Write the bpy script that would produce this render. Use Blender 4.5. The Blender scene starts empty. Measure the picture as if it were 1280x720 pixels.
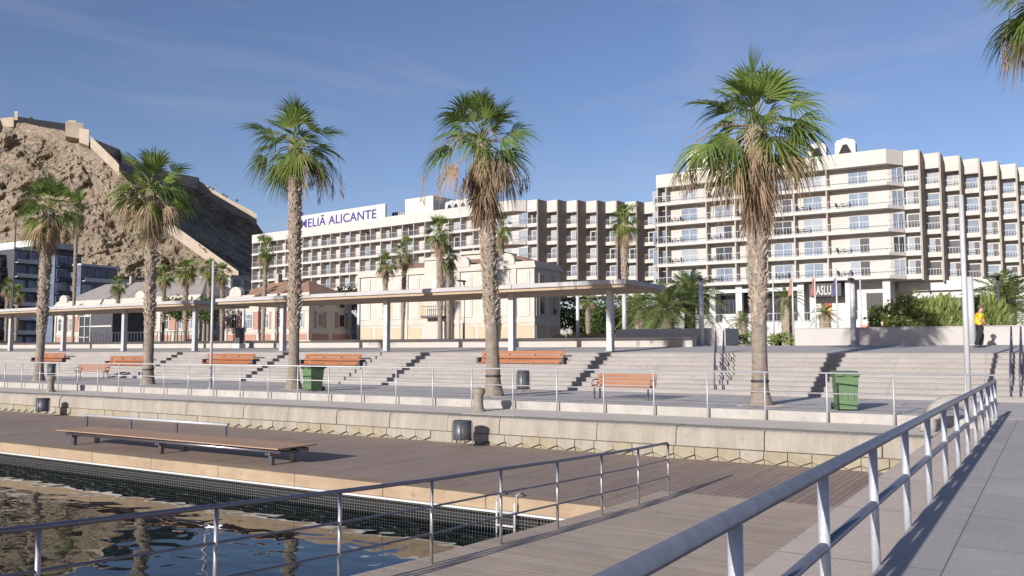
import bpy, bmesh, math, random
from mathutils import Vector, Matrix, noise
random.seed(7)
PI = math.pi
C = bpy.context.scene.collection
SC = bpy.context.scene
FPX, PITCH, YAW, EYE = 1071.0, .0728, .5615, 1.72

# ---------------------------------------------------------------- survey helper: photograph bearings -> real positions
cf = Vector((-math.sin(YAW)*math.cos(PITCH), math.cos(YAW)*math.cos(PITCH), math.sin(PITCH)))
cr = Vector((math.cos(YAW), math.sin(YAW), 0)); cu = cr.cross(cf)
def ray(px, py): return cf + cr*((px-640)/FPX) + cu*((360-py)/FPX)
def at_v(px, py, v):
    r = ray(px, py); s = v/r.y; return Vector((r.x*s, v, EYE+r.z*s))
def at_z(px, py, z):
    r = ray(px, py); s = (z-EYE)/r.z; return Vector((r.x*s, r.y*s, z))
def at_d(px, py, d):
    r = ray(px, py); return Vector((r.x*d, r.y*d, EYE+r.z*d))

# ---------------------------------------------------------------- materials
def mat(name, col, rough=.7, metal=0, var=0, scale=3, bump=0, bscale=20, col2=None, spec=None, detail=4, stretch=(1,1,1)):
    m = bpy.data.materials.new(name); m.use_nodes = True
    nt = m.node_tree; b = nt.nodes['Principled BSDF']
    b.inputs['Base Color'].default_value = (*col, 1); b.inputs['Roughness'].default_value = rough
    b.inputs['Metallic'].default_value = metal
    if spec is not None: b.inputs['Specular IOR Level'].default_value = spec
    g = None
    if var or bump or col2:
        g = nt.nodes.new('ShaderNodeNewGeometry'); mp = nt.nodes.new('ShaderNodeMapping')
        mp.inputs['Scale'].default_value = stretch; nt.links.new(g.outputs['Position'], mp.inputs['Vector'])
    if var or col2:
        n = nt.nodes.new('ShaderNodeTexNoise'); n.inputs['Scale'].default_value = scale; n.inputs['Detail'].default_value = detail
        n.inputs['Roughness'].default_value = .65
        nt.links.new(mp.outputs[0], n.inputs['Vector'])
        r = nt.nodes.new('ShaderNodeValToRGB'); r.color_ramp.elements[0].position = .3; r.color_ramp.elements[1].position = .7
        c2 = col2 if col2 else tuple(c*(1+var) for c in col)
        c1 = col if col2 else tuple(c*(1-var) for c in col)
        r.color_ramp.elements[0].color = (*c1, 1); r.color_ramp.elements[1].color = (*c2, 1)
        nt.links.new(n.outputs['Fac'], r.inputs['Fac']); nt.links.new(r.outputs['Color'], b.inputs['Base Color'])
    if bump:
        n2 = nt.nodes.new('ShaderNodeTexNoise'); n2.inputs['Scale'].default_value = bscale; n2.inputs['Detail'].default_value = 5
        nt.links.new(mp.outputs[0], n2.inputs['Vector'])
        bp = nt.nodes.new('ShaderNodeBump'); bp.inputs['Strength'].default_value = bump; bp.inputs['Distance'].default_value = .05
        nt.links.new(n2.outputs['Fac'], bp.inputs['Height']); nt.links.new(bp.outputs['Normal'], b.inputs['Normal'])
    return m
def nmath(nt, op, a, b=None, c=None):
    n = nt.nodes.new('ShaderNodeMath'); n.operation = op
    for i, x in enumerate((a, b, c)):
        if x is None: continue
        if isinstance(x, (int, float)): n.inputs[i].default_value = x
        else: nt.links.new(x, n.inputs[i])
    return n.outputs[0]
def mixc(nt, f, a, b, mode='MIX'):
    n = nt.nodes.new('ShaderNodeMix'); n.data_type = 'RGBA'; n.blend_type = mode
    for k, x in ((0, f), (6, a), (7, b)):
        if isinstance(x, (int, float)): n.inputs[k].default_value = x
        elif isinstance(x, tuple): n.inputs[k].default_value = (*x, 1)
        else: nt.links.new(x, n.inputs[k])
    return n.outputs[2]
def pattern_mat(name, kind, c1, c2, gap, axis='x', w=.14, l=2.4, rough=.7, gapw=.06, stain=None, stain_scale=.6, stain_amt=.35):
    """planks or slabs laid in world metres: tone per board, dark joints, broad stains"""
    m = bpy.data.materials.new(name); m.use_nodes = True
    nt = m.node_tree; b = nt.nodes['Principled BSDF']; b.inputs['Roughness'].default_value = rough
    b.inputs['Specular IOR Level'].default_value = .3
    g = nt.nodes.new('ShaderNodeNewGeometry'); s = nt.nodes.new('ShaderNodeSeparateXYZ'); nt.links.new(g.outputs['Position'], s.inputs[0])
    X, Y = (s.outputs[0], s.outputs[1]) if axis == 'x' else (s.outputs[1], s.outputs[0])
    a = nmath(nt, 'DIVIDE', X, w); row = nmath(nt, 'FLOOR', a); fa = nmath(nt, 'FRACT', a)
    off = nmath(nt, 'MULTIPLY', nmath(nt, 'FRACT', nmath(nt, 'MULTIPLY', row, .37)), l)
    bq = nmath(nt, 'DIVIDE', nmath(nt, 'ADD', Y, off), l); colm = nmath(nt, 'FLOOR', bq); fb = nmath(nt, 'FRACT', bq)
    cx = nt.nodes.new('ShaderNodeCombineXYZ'); nt.links.new(row, cx.inputs[0]); nt.links.new(colm, cx.inputs[1])
    wn = nt.nodes.new('ShaderNodeTexWhiteNoise'); wn.noise_dimensions = '3D'; nt.links.new(cx.outputs[0], wn.inputs['Vector'])
    base = mixc(nt, wn.outputs['Value'], c1, c2)
    n = nt.nodes.new('ShaderNodeTexNoise'); n.inputs['Scale'].default_value = stain_scale; n.inputs['Detail'].default_value = 7; n.inputs['Roughness'].default_value = .7
    nt.links.new(g.outputs['Position'], n.inputs['Vector'])
    rmp = nt.nodes.new('ShaderNodeMapRange'); rmp.inputs['From Min'].default_value = .35; rmp.inputs['From Max'].default_value = .68
    nt.links.new(n.outputs['Fac'], rmp.inputs['Value'])
    st = nmath(nt, 'MULTIPLY', rmp.outputs[0], stain_amt)
    base = mixc(nt, st, base, stain if stain else tuple(c*.6 for c in c1))
    n3 = nt.nodes.new('ShaderNodeTexNoise'); n3.inputs['Scale'].default_value = 28; n3.inputs['Detail'].default_value = 4
    mp = nt.nodes.new('ShaderNodeMapping'); mp.inputs['Scale'].default_value = (1, .08, 1) if (axis == 'x' and kind == 'plank') else ((.08, 1, 1) if kind == 'plank' else (1, 1, 1))
    nt.links.new(g.outputs['Position'], mp.inputs[0]); nt.links.new(mp.outputs[0], n3.inputs['Vector'])
    gr = nmath(nt, 'MULTIPLY_ADD', n3.outputs['Fac'], .5, .75)
    base = mixc(nt, 1.0, base, gr, 'MULTIPLY') if False else base
    mg = nt.nodes.new('ShaderNodeVectorMath'); mg.operation = 'SCALE'; nt.links.new(base, mg.inputs[0]); nt.links.new(gr, mg.inputs['Scale'])
    if kind == 'slab':
        vo = nt.nodes.new('ShaderNodeTexVoronoi'); vo.inputs['Scale'].default_value = 2.6; nt.links.new(g.outputs['Position'], vo.inputs['Vector'])
        sp = nmath(nt, 'LESS_THAN', vo.outputs['Distance'], .055)
        nb = nt.nodes.new('ShaderNodeTexNoise'); nb.inputs['Scale'].default_value = .9; nb.inputs['Detail'].default_value = 8; nb.inputs['Roughness'].default_value = .75; nb.inputs['Distortion'].default_value = 1.5; nt.links.new(g.outputs['Position'], nb.inputs['Vector'])
        lr_ = nt.nodes.new('ShaderNodeMapRange'); lr_.inputs['From Min'].default_value = .58; lr_.inputs['From Max'].default_value = .70; lr_.inputs['To Max'].default_value = .35; nt.links.new(nb.outputs['Fac'], lr_.inputs['Value'])
        q_ = mixc(nt, lr_.outputs[0], mg.outputs[0], tuple(min(1, c*1.35) for c in c2)); q_ = mixc(nt, nmath(nt, 'MULTIPLY', sp, .45), q_, tuple(c*.5 for c in c1))
    ga = nmath(nt, 'LESS_THAN', fa, gapw); gb = nmath(nt, 'LESS_THAN', fb, gapw*w/l*(1 if kind != 'plank' else .7))
    gg = nmath(nt, 'MAXIMUM', ga, gb)
    fin = mixc(nt, gg, q_ if kind == 'slab' else mg.outputs[0], gap)
    nt.links.new(fin, b.inputs['Base Color'])
    bp = nt.nodes.new('ShaderNodeBump'); bp.inputs['Strength'].default_value = .35; bp.inputs['Distance'].default_value = .01
    hh = nmath(nt, 'ADD', nmath(nt, 'SUBTRACT', 1, gg), nmath(nt, 'MULTIPLY', n3.outputs['Fac'], .35))
    nt.links.new(hh, bp.inputs['Height']); nt.links.new(bp.outputs['Normal'], b.inputs['Normal'])
    return m
def leaf_mat(name, ca, cb, cc, trans=.35, rough=.5):
    """ca..cb mixed per leaf by the attribute 'tone', cc towards the blade's stalk/yellow by attribute 'tone2'"""
    m = bpy.data.materials.new(name); m.use_nodes = True; nt = m.node_tree; b = nt.nodes['Principled BSDF']; out = nt.nodes['Material Output']
    a = nt.nodes.new('ShaderNodeAttribute'); a.attribute_name = 'tone'
    s = nt.nodes.new('ShaderNodeSeparateXYZ'); nt.links.new(a.outputs['Vector'], s.inputs[0])
    c = mixc(nt, s.outputs[0], ca, cb); c = mixc(nt, s.outputs[1], c, cc)
    nt.links.new(c, b.inputs['Base Color']); b.inputs['Roughness'].default_value = rough; b.inputs['Specular IOR Level'].default_value = .35
    t = nt.nodes.new('ShaderNodeBsdfTranslucent'); nt.links.new(c, t.inputs['Color'])
    mx = nt.nodes.new('ShaderNodeMixShader'); mx.inputs[0].default_value = trans
    nt.links.new(b.outputs[0], mx.inputs[1]); nt.links.new(t.outputs[0], mx.inputs[2]); nt.links.new(mx.outputs[0], out.inputs['Surface'])
    return m
M = dict(
    steel=mat('brushed_steel', (.20, .195, .23), .28, .8, var=.12, scale=6),
    shaded_rail=mat('grey_rail_paint_shaded', (.13, .145, .195), .33, .35, var=.15, scale=9, bump=.12, bscale=60),  # darker, bluer than the posts: shade and sky reflection put into the colour
    white_rail=mat('pale_rail_paint', (.40, .405, .425), .45, .2, var=.08, scale=5),
    concrete=mat('pale_concrete', (.33, .31, .29), .85, var=.16, scale=1.3, bump=.15, bscale=30, detail=9),
    step=mat('step_stone', (.27, .25, .238), .85, var=.13, scale=1.1, bump=.1, bscale=25, detail=9, stretch=(.5, 1, 2)),
    canopyc=mat('canopy_concrete', (.35, .34, .345), .8, var=.1, scale=.9, bump=.08),
    canopy_soffit=mat('canopy_soffit', (.34, .26, .185), .85, var=.12, scale=1.2),
    post=mat('grey_post', (.40, .405, .42), .6, .2, var=.1, scale=3),
    darkmetal=mat('dark_metal', (.05, .05, .065), .5, .4, var=.2, scale=5),
    bluemetal=mat('dark_blue_metal', (.10, .105, .17), .45, .3, var=.2, scale=6),
    binmetal=mat('bin_metal', (.12, .125, .135), .5, .6, var=.25, scale=9),
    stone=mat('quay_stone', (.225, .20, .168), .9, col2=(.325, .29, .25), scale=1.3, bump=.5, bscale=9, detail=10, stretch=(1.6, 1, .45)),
    stone_top=mat('quay_stone_top_sunlit', (.50, .445, .38), .9, col2=(.62, .565, .50), scale=1.2, bump=.3, bscale=14, detail=9),  # paler than the wall stone: sunlight on the flat top put into the colour
    stone_low=mat('yellow_stone', (.22, .19, .13), .9, col2=(.29, .26, .195), scale=1.9, bump=.4, bscale=10, detail=8),
    joint=mat('dark_joint', (.17, .15, .12), .95),
    wood_bench=mat('orange_varnished_wood', (.215, .078, .032), .5, col2=(.30, .115, .047), scale=3, bump=.08, bscale=40, stretch=(.3, 3, 3)),
    wood_deckbench=mat('weathered_bench_wood', (.25, .15, .10), .75, col2=(.36, .235, .16), scale=2.5, stretch=(.2, 6, 1)),
    beam=mat('edge_timber', (.25, .18, .12), .8, col2=(.34, .26, .175), scale=1.6, bump=.2, bscale=18, detail=9, stretch=(.7, 1, 1)),
    steel_post=mat('brushed_steel_post', (.34, .32, .34), .4, .6, var=.12, scale=6),
    screen=mat('pale_balcony_screen', (.36, .41, .42), .6, var=.05, scale=1),
    sunlit_post=mat('pier_post_paint_sunlit', (.40, .415, .46), .45, .25, var=.12, scale=7, bump=.1, bscale=50),  # posts of the same pier railing, lighter: sunlight put into the colour
    white=mat('white_render', (.47, .465, .455), .85, var=.05, scale=.5),
    cream=mat('cream_render', (.47, .43, .38), .85, var=.06, scale=.3),
    hotel=mat('hotel_render', (.41, .395, .375), .85, var=.05, scale=.25, detail=6),
    hotel_par=mat('hotel_parapet', (.45, .425, .40), .85, var=.05, scale=.3, detail=6),
    partition=mat('tan_partition', (.36, .32, .29), .85, var=.1, scale=.4),
    fin=mat('shaded_brown_fin', (.19, .155, .135), .85, var=.1, scale=.4),  # darker than the other hotel's fins: shade of their sides put into the colour
    fin_tan=mat('tan_fin', (.30, .255, .215), .85, var=.08, scale=.4),
    glass=mat('curtained_glass', (.16, .20, .26), .05, var=.2, scale=.5, spec=.7),
    glass_dark=mat('dark_glass', (.03, .035, .045), .12, spec=.8),
    curtain=mat('pale_curtain_glass', (.27, .30, .34), .9, var=.1, scale=.7, spec=.15),
    black=mat('near_black', (.012, .012, .014), .8),
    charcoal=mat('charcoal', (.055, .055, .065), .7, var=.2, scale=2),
    bluegrey=mat('blue_grey_facade', (.10, .125, .18), .5, var=.3, scale=.25),
    slate=mat('grey_roof', (.24, .215, .205), .9, var=.15, scale=1.5, bump=.2, bscale=6),
    tile=mat('clay_tile_roof', (.26, .155, .105), .9, var=.2, scale=1.2, bump=.4, bscale=5),
    salmon=mat('salmon_render', (.33, .185, .145), .88, var=.1, scale=.8),
    apricot=mat('apricot_render', (.43, .345, .25), .88, var=.08, scale=.6),
    stucco=mat('pale_stucco', (.43, .395, .35), .88, var=.07, scale=.7),
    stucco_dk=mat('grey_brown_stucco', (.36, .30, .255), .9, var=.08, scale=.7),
    orange=mat('orange_paint', (.65, .13, .04), .5),
    lilac=mat('purple_letter', (.055, .04, .20), .5),
    green_bin=mat('green_plastic', (.09, .155, .072), .5, var=.1, scale=3),
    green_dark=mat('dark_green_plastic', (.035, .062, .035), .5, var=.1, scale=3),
    rubber=mat('rubber', (.02, .02, .02), .8),
    trunk=mat('palm_bark', (.14, .115, .095), .95, col2=(.27, .225, .185), scale=3.5, bump=.6, bscale=14, detail=9, stretch=(1, 1, 3)),
    boots=mat('palm_boots', (.21, .165, .125), .95, col2=(.42, .36, .29), scale=5, bump=.3, bscale=18, detail=8),
    small_trunk=mat('small_palm_bark', (.23, .185, .14), .95, col2=(.31, .26, .20), scale=2, bump=.4, bscale=10),
    pond_strap=mat('strap', (.025, .025, .03), .7),
    grass=mat('hedge_green', (.05, .11, .02), .8, var=.4, scale=4),
    dry=mat('dry_grass', (.36, .29, .13), .9, var=.3, scale=6),
    skin=mat('skin', (.42, .24, .17), .55), hair=mat('hair', (.10, .07, .05), .8),
    shirt=mat('yellow_cloth', (.62, .40, .02), .85, var=.1, scale=12), trousers=mat('black_cloth', (.014, .014, .017), .9),
    shoe=mat('shoe', (.02, .02, .02), .6),
    bollard=mat('worn_iron_bollard', (.16, .135, .11), .85, col2=(.27, .24, .20), scale=5, bump=.3, bscale=20, detail=8),
    castle=mat('castle_stone', (.29, .24, .19), .95, col2=(.38, .32, .255), scale=.12, bump=.3, bscale=.5),
    net=mat('net_cord', (.12, .125, .125), .8), red=mat('red_cloth', (.32, .10, .07), .8), yellow=mat('yellow_paint', (.5, .36, .12), .7),
    flagblue=mat('blue_cloth', (.07, .07, .17), .8), flagorange=mat('orange_cloth', (.34, .17, .10), .8),
    road=mat('asphalt', (.06, .06, .065), .9, var=.2, scale=1.5), city=mat('city_ground', (.22, .20, .18), .95, var=.2, scale=.05),
    terrace=mat('terrace_paving', (.39, .37, .36), .85, var=.12, scale=.8, detail=9),
    lowwall=mat('low_wall_concrete', (.37, .35, .335), .85, var=.08, scale=.6, detail=8),
    lamp_white=mat('white_pole_paint', (.44, .44, .46), .45, .1),
)
def weathered(m, scale_patch, streak, pit, amt=.55, tint=(.20, .17, .13)):
    nt = m.node_tree; b = nt.nodes['Principled BSDF']; src = b.inputs['Base Color'].links[0].from_socket
    g = nt.nodes.new('ShaderNodeNewGeometry'); mp = nt.nodes.new('ShaderNodeMapping'); mp.inputs['Scale'].default_value = streak; nt.links.new(g.outputs['Position'], mp.inputs[0])
    n = nt.nodes.new('ShaderNodeTexNoise'); n.inputs['Scale'].default_value = 1; n.inputs['Detail'].default_value = 9; n.inputs['Roughness'].default_value = .75; nt.links.new(mp.outputs[0], n.inputs['Vector'])
    r = nt.nodes.new('ShaderNodeMapRange'); r.inputs['From Min'].default_value = .48; r.inputs['From Max'].default_value = .72; r.inputs['To Max'].default_value = amt; nt.links.new(n.outputs['Fac'], r.inputs['Value'])
    c = mixc(nt, r.outputs[0], src, tint)
    n2 = nt.nodes.new('ShaderNodeTexNoise'); n2.inputs['Scale'].default_value = pit; n2.inputs['Detail'].default_value = 6; n2.inputs['Roughness'].default_value = .8; nt.links.new(g.outputs['Position'], n2.inputs['Vector'])
    r2 = nt.nodes.new('ShaderNodeMapRange'); r2.inputs['From Min'].default_value = .56; r2.inputs['From Max'].default_value = .70; r2.inputs['To Max'].default_value = .6; nt.links.new(n2.outputs['Fac'], r2.inputs['Value'])
    c = mixc(nt, r2.outputs[0], c, tuple(t*.8 for t in tint)); nt.links.new(c, b.inputs['Base Color'])
weathered(M['stone'], 1, (2.6, 1, .5), 7)
weathered(M['stone_low'], 1, (1.5, 1, .9), 6, .4, (.20, .16, .09))
weathered(M['hotel'], 1, (1.2, 1.2, .15), 1.5, .16, (.30, .27, .24))
weathered(M['hotel_par'], 1, (1.6, 1.6, .12), 1.2, .18, (.28, .25, .22))
weathered(M['step'], 1, (.5, .5, 3.0), 5, .35, (.17, .15, .145))
weathered(M['beam'], 1, (.9, 1, 3.0), 3, .5, (.20, .115, .06))
weathered(M['concrete'], 1, (1.6, 1.6, .8), 4, .4, (.19, .175, .165))
M['deck_far'] = pattern_mat('deck_boards_dark', 'plank', (.24, .178, .145), (.305, .235, .195), (.085, .065, .055), 'x', .145, 3.0, .75, .09, stain=(.37, .285, .23), stain_scale=.35, stain_amt=.55)
M['deck_ramp'] = pattern_mat('deck_boards_light', 'plank', (.45, .355, .275), (.55, .445, .35), (.24, .185, .145), 'y', .145, 3.2, .75, .07, stain=(.34, .27, .23), stain_scale=.5, stain_amt=.6)
M['paving'] = pattern_mat('grey_paving_slabs', 'slab', (.37, .345, .335), (.42, .39, .38), (.19, .178, .182), 'x', .8, 1.6, .8, .02, stain=(.29, .272, .278), stain_scale=.7, stain_amt=.55)
M['plaza'] = pattern_mat('plaza_paving_slabs', 'slab', (.46, .43, .41), (.52, .485, .46), (.17, .16, .155), 'y', 1.55, 4.0, .8, .035, stain=(.37, .35, .345), stain_scale=.5, stain_amt=.5)
M['ledge'] = pattern_mat('ledge_concrete', 'slab', (.57, .475, .405), (.64, .54, .465), (.30, .255, .22), 'y', 2.9, 9, .85, .012, stain=(.46, .395, .345), stain_scale=1.1, stain_amt=.7)
M['fan'] = leaf_mat('fan_palm_leaf', (.045, .088, .020), (.14, .215, .042), (.32, .36, .10), .35)
M['deadleaf'] = leaf_mat('dead_palm_leaf', (.15, .095, .06), (.32, .225, .145), (.42, .33, .23), .15, .9)
M['date'] = leaf_mat('date_palm_leaf', (.07, .11, .035), (.17, .23, .07), (.28, .29, .12), .35)
M['shrub'] = leaf_mat('shrub_leaf', (.11, .17, .045), (.32, .39, .11), (.36, .34, .15), .45)
M['tree'] = leaf_mat('tree_leaf', (.03, .06, .014), (.075, .12, .03), (.1, .13, .03), .25)
M['dryleaf'] = leaf_mat('dry_grass_leaf', (.30, .24, .10), (.46, .38, .17), (.2, .2, .08), .25)

# ---------------------------------------------------------------- mesh builder
class MB:
    def __init__(s): s.v = []; s.f = []; s.m = []; s.t = []
    def add(s, vs, fs, mi=0, tone=(0, 0, 0)):
        o = len(s.v); s.v += [tuple(x) for x in vs]; s.t += [tone]*len(vs)
        s.f += [tuple(i+o for i in f) for f in fs]; s.m += [mi]*len(fs)
    def box(s, x0, x1, y0, y1, z0, z1, mi=0):
        s.add([(x0,y0,z0),(x1,y0,z0),(x1,y1,z0),(x0,y1,z0),(x0,y0,z1),(x1,y0,z1),(x1,y1,z1),(x0,y1,z1)],
              [(0,3,2,1),(4,5,6,7),(0,1,5,4),(1,2,6,5),(2,3,7,6),(3,0,4,7)], mi)
    def prism(s, poly, z0, z1, mi=0):
        n = len(poly)
        s.add([(p[0],p[1],z0) for p in poly]+[(p[0],p[1],z1) for p in poly],
              [tuple(range(n))[::-1], tuple(range(n, 2*n))]+[(i,(i+1)%n,n+(i+1)%n,n+i) for i in range(n)], mi)
    def xprism(s, prof, x0, x1, mi=0):      # profile in (y,z)
        n = len(prof)
        s.add([(x0,p[0],p[1]) for p in prof]+[(x1,p[0],p[1]) for p in prof],
              [tuple(range(n)), tuple(range(n, 2*n))[::-1]]+[(i,n+i,n+(i+1)%n,(i+1)%n) for i in range(n)], mi)
    def yprism(s, prof, y0, y1, mi=0):      # profile in (x,z)
        n = len(prof)
        s.add([(p[0],y0,p[1]) for p in prof]+[(p[0],y1,p[1]) for p in prof],
              [tuple(range(n)), tuple(range(n, 2*n))[::-1]]+[(i,n+i,n+(i+1)%n,(i+1)%n) for i in range(n)], mi)
    def tube(s, pts, r, n=10, mi=0, cap=True, tone=(0,0,0)):
        pts = [Vector(p) for p in pts]; vs = []; fs = []
        for i, p in enumerate(pts):
            if i == 0: d = pts[1]-p
            elif i == len(pts)-1: d = p-pts[i-1]
            else: d = (pts[i+1]-p).normalized()+(p-pts[i-1]).normalized()
            d.normalize(); a = Vector((0,0,1)) if abs(d.z) < .9 else Vector((0,1,0))
            e1 = d.cross(a).normalized(); e2 = d.cross(e1)
            rr = r[i] if isinstance(r, (list, tuple)) else r
            for k in range(n):
                an = 2*PI*k/n; vs.append(p+(e1*math.cos(an)+e2*math.sin(an))*rr)
        for i in range(len(pts)-1):
            for k in range(n): fs.append((i*n+k, i*n+(k+1)%n, (i+1)*n+(k+1)%n, (i+1)*n+k))
        if cap: fs.append(tuple(range(n))[::-1]); fs.append(tuple(range(len(vs)-n, len(vs))))
        s.add(vs, fs, mi, tone)
    def lathe(s, prof, c=(0,0,0), n=20, mi=0):  # (r,z)
        vs = []; fs = []
        for r, z in prof:
            for k in range(n): vs.append((c[0]+r*math.cos(2*PI*k/n), c[1]+r*math.sin(2*PI*k/n), c[2]+z))
        for i in range(len(prof)-1):
            for k in range(n): fs.append((i*n+k, i*n+(k+1)%n, (i+1)*n+(k+1)%n, (i+1)*n+k))
        fs.append(tuple(range(n))[::-1]); fs.append(tuple(range(len(vs)-n, len(vs))))
        s.add(vs, fs, mi)
    def build(s, name, mats, parent=None, smooth=False, bevel=0, tone=False, loc=None):
        me = bpy.data.meshes.new(name); me.from_pydata(s.v, [], s.f)
        for m in (mats if isinstance(mats, (list, tuple)) else [mats]): me.materials.append(M[m] if isinstance(m, str) else m)
        if len(me.materials) > 1: me.polygons.foreach_set('material_index', s.m)
        if smooth: me.polygons.foreach_set('use_smooth', [True]*len(me.polygons))
        if tone:
            a = me.attributes.new('tone', 'FLOAT_VECTOR', 'POINT'); a.data.foreach_set('vector', [c for t in s.t for c in t])
        me.update()
        o = bpy.data.objects.new(name, me); C.objects.link(o)
        if parent: o.parent = parent
        if loc is not None: o.location = loc
        if bevel:
            b = o.modifiers.new('bevel', 'BEVEL'); b.width = bevel; b.segments = 2; b.limit_method = 'ANGLE'
        if smooth:
            pass
        return o
def tag(o, label=None, cat=None, group=None, kind=None):
    if label: o['label'] = label
    if cat: o['category'] = cat
    if group: o['group'] = group
    if kind: o['kind'] = kind
    return o
def thing(name, label, cat, loc=(0,0,0), rz=0, group=None):
    o = bpy.data.objects.new(name, None); C.objects.link(o); o.location = loc; o.rotation_euler = (0,0,rz); o.empty_display_size = .3
    return tag(o, label, cat, group)
def kids(o): return [c for c in bpy.data.objects if c.parent == o]
def copy_tree(o, parent=None):
    c = o.copy(); C.objects.link(c)
    if parent: c.parent = parent
    for k in kids(o): copy_tree(k, c)
    return c
def dup(o, loc, rz=0, label=None, scale=None):
    c = copy_tree(o); c.location = loc; c.rotation_euler = (0,0,rz)
    if label: c['label'] = label
    if scale: c.scale = (scale,)*3
    return c
def struct(name, mb, m, label, cat, **k):
    return tag(mb.build(name, m, **k), label, cat, kind='structure')
def text_mesh(s, size, depth, name, m, parent, loc, rot=(PI/2,0,0), sx=1.0):
    cu_ = bpy.data.curves.new(name, 'FONT'); cu_.body = s; cu_.size = size; cu_.extrude = depth; cu_.space_character = 1.05; cu_.offset = size*.012
    t = bpy.data.objects.new('tmp', cu_); C.objects.link(t)
    bpy.context.view_layer.update()
    me = bpy.data.meshes.new_from_object(t.evaluated_get(bpy.context.evaluated_depsgraph_get()))
    bpy.data.objects.remove(t); me.materials.clear(); me.materials.append(M[m])
    o = bpy.data.objects.new(name, me); C.objects.link(o); o.parent = parent; o.location = loc; o.rotation_euler = rot; o.scale = (sx, 1, 1)
    return o

# ---------------------------------------------------------------- levels (metres)
DECK, WATER, LEDGE, QUAY_V, FENCE_V = -1.075, -1.73, -.26, 21.5, 24.7
STEP_V, NST, RISE, TREAD = 33.0, 9, .18, .38
TER0 = NST*RISE; TER_V = STEP_V+TREAD*(NST-1)
def terz(v): return TER0 + (.36*(min(v, 46)-TER_V)/(46-TER_V) if v > TER_V else 0)
RAMP = [(-60,-.2),(-1.2,-.31),(.4,-.40),(2.0,-.49),(3.3,-.565),(5.3,-.68),(6.8,-.76),(8.36,-.835),(9.89,-.885),(11.46,-.95),(12.96,-1.0),(14.45,-1.045),(16.3,-1.074),(60,-1.074)]
def rampz(v):
    for (a, b_), (c, d) in zip(RAMP, RAMP[1:]):
        if v <= c: return b_+(d-b_)*(v-a)/(c-a)
    return -1.074

# ================================================================= SETTING
b = MB(); b.add([(-400,-60,WATER),(-2.0,-60,WATER),(-2.0,22,WATER),(-400,22,WATER)], [(0,1,2,3)])
wm = bpy.data.materials.new('harbour_water'); wm.use_nodes = True; nt = wm.node_tree; pb = nt.nodes['Principled BSDF']
pb.inputs['Base Color'].default_value = (.004, .011, .013, 1); pb.inputs['Roughness'].default_value = .015; pb.inputs['IOR'].default_value = 1.34
g = nt.nodes.new('ShaderNodeNewGeometry'); mp = nt.nodes.new('ShaderNodeMapping'); nt.links.new(g.outputs['Position'], mp.inputs[0]); mp.inputs['Scale'].default_value = (.8, 1.15, 1)
n1 = nt.nodes.new('ShaderNodeTexNoise'); n1.inputs['Scale'].default_value = 1.5; n1.inputs['Detail'].default_value = 1.6; n1.inputs['Roughness'].default_value = .35; n1.inputs['Distortion'].default_value = .5
nt.links.new(mp.outputs[0], n1.inputs['Vector'])
n2 = nt.nodes.new('ShaderNodeTexNoise'); n2.inputs['Scale'].default_value = .28; n2.inputs['Detail'].default_value = 1; nt.links.new(mp.outputs[0], n2.inputs['Vector'])
hs = nmath(nt, 'MULTIPLY_ADD', n2.outputs['Fac'], 1.2, n1.outputs['Fac'])
bp = nt.nodes.new('ShaderNodeBump'); bp.inputs['Strength'].default_value = 1; bp.inputs['Distance'].default_value = .015
nt.links.new(hs, bp.inputs['Height']); nt.links.new(bp.outputs['Normal'], pb.inputs['Normal'])
struct('water', b, wm, 'dark calm harbour water with slow ripples', 'water')
b = MB(); b.box(-1.2, 80, -60, 20, -4, -.012); b.box(-420, 80, 25.05, 33.2, -4, -.012)
struct('quay_fill', b, 'concrete', 'concrete body of the quay', 'quay')
# walkway and plaza
b = MB(); b.box(-1.245, 80, -60, 24.9, -1, 0)
struct('walkway', b, 'paving', 'grey slab walkway on the pier', 'walkway')
b = MB(); b.box(-420, 80, 24.95, 33.05, -1, 0)
struct('plaza', b, 'plaza', 'grey slab plaza along the quay', 'plaza')
b = MB(); b.box(-420, -1.25, 24.86, 24.949, -.36, .012)
struct('kerb', b, 'concrete', 'low concrete kerb face under the plaza', 'kerb')
b = MB(); b.box(-2.38, -1.24, -60, 24.86, -3, LEDGE)
struct('ledge', b, 'ledge', 'pale concrete ledge beside the walkway', 'ledge')
# sloping boarded ramp and boarded deck
b = MB()
for (va, za), (vb, zb) in zip(RAMP[:-2], RAMP[1:-1]):
    b.add([(-6.72,va,za),(-2.38,va,za),(-2.38,vb,zb),(-6.72,vb,zb)], [(0,1,2,3)])
    b.add([(-6.72,va,za),(-6.72,vb,zb),(-6.72,vb,-2.6),(-6.72,va,-2.6)], [(0,1,2,3)])
struct('ramp', b, 'deck_ramp', 'light boarded ramp going down to the deck', 'ramp')
b = MB(); b.add([(-400,14.15,DECK),(-6.72,14.15,DECK),(-6.72,16.3,DECK),(-2.38,16.3,DECK),(-2.38,QUAY_V+.3,DECK),(-400,QUAY_V+.3,DECK)], [(0,1,2,3,4,5)])
struct('deck', b, 'deck_far', 'brown boarded deck below the quay wall', 'deck')
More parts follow.
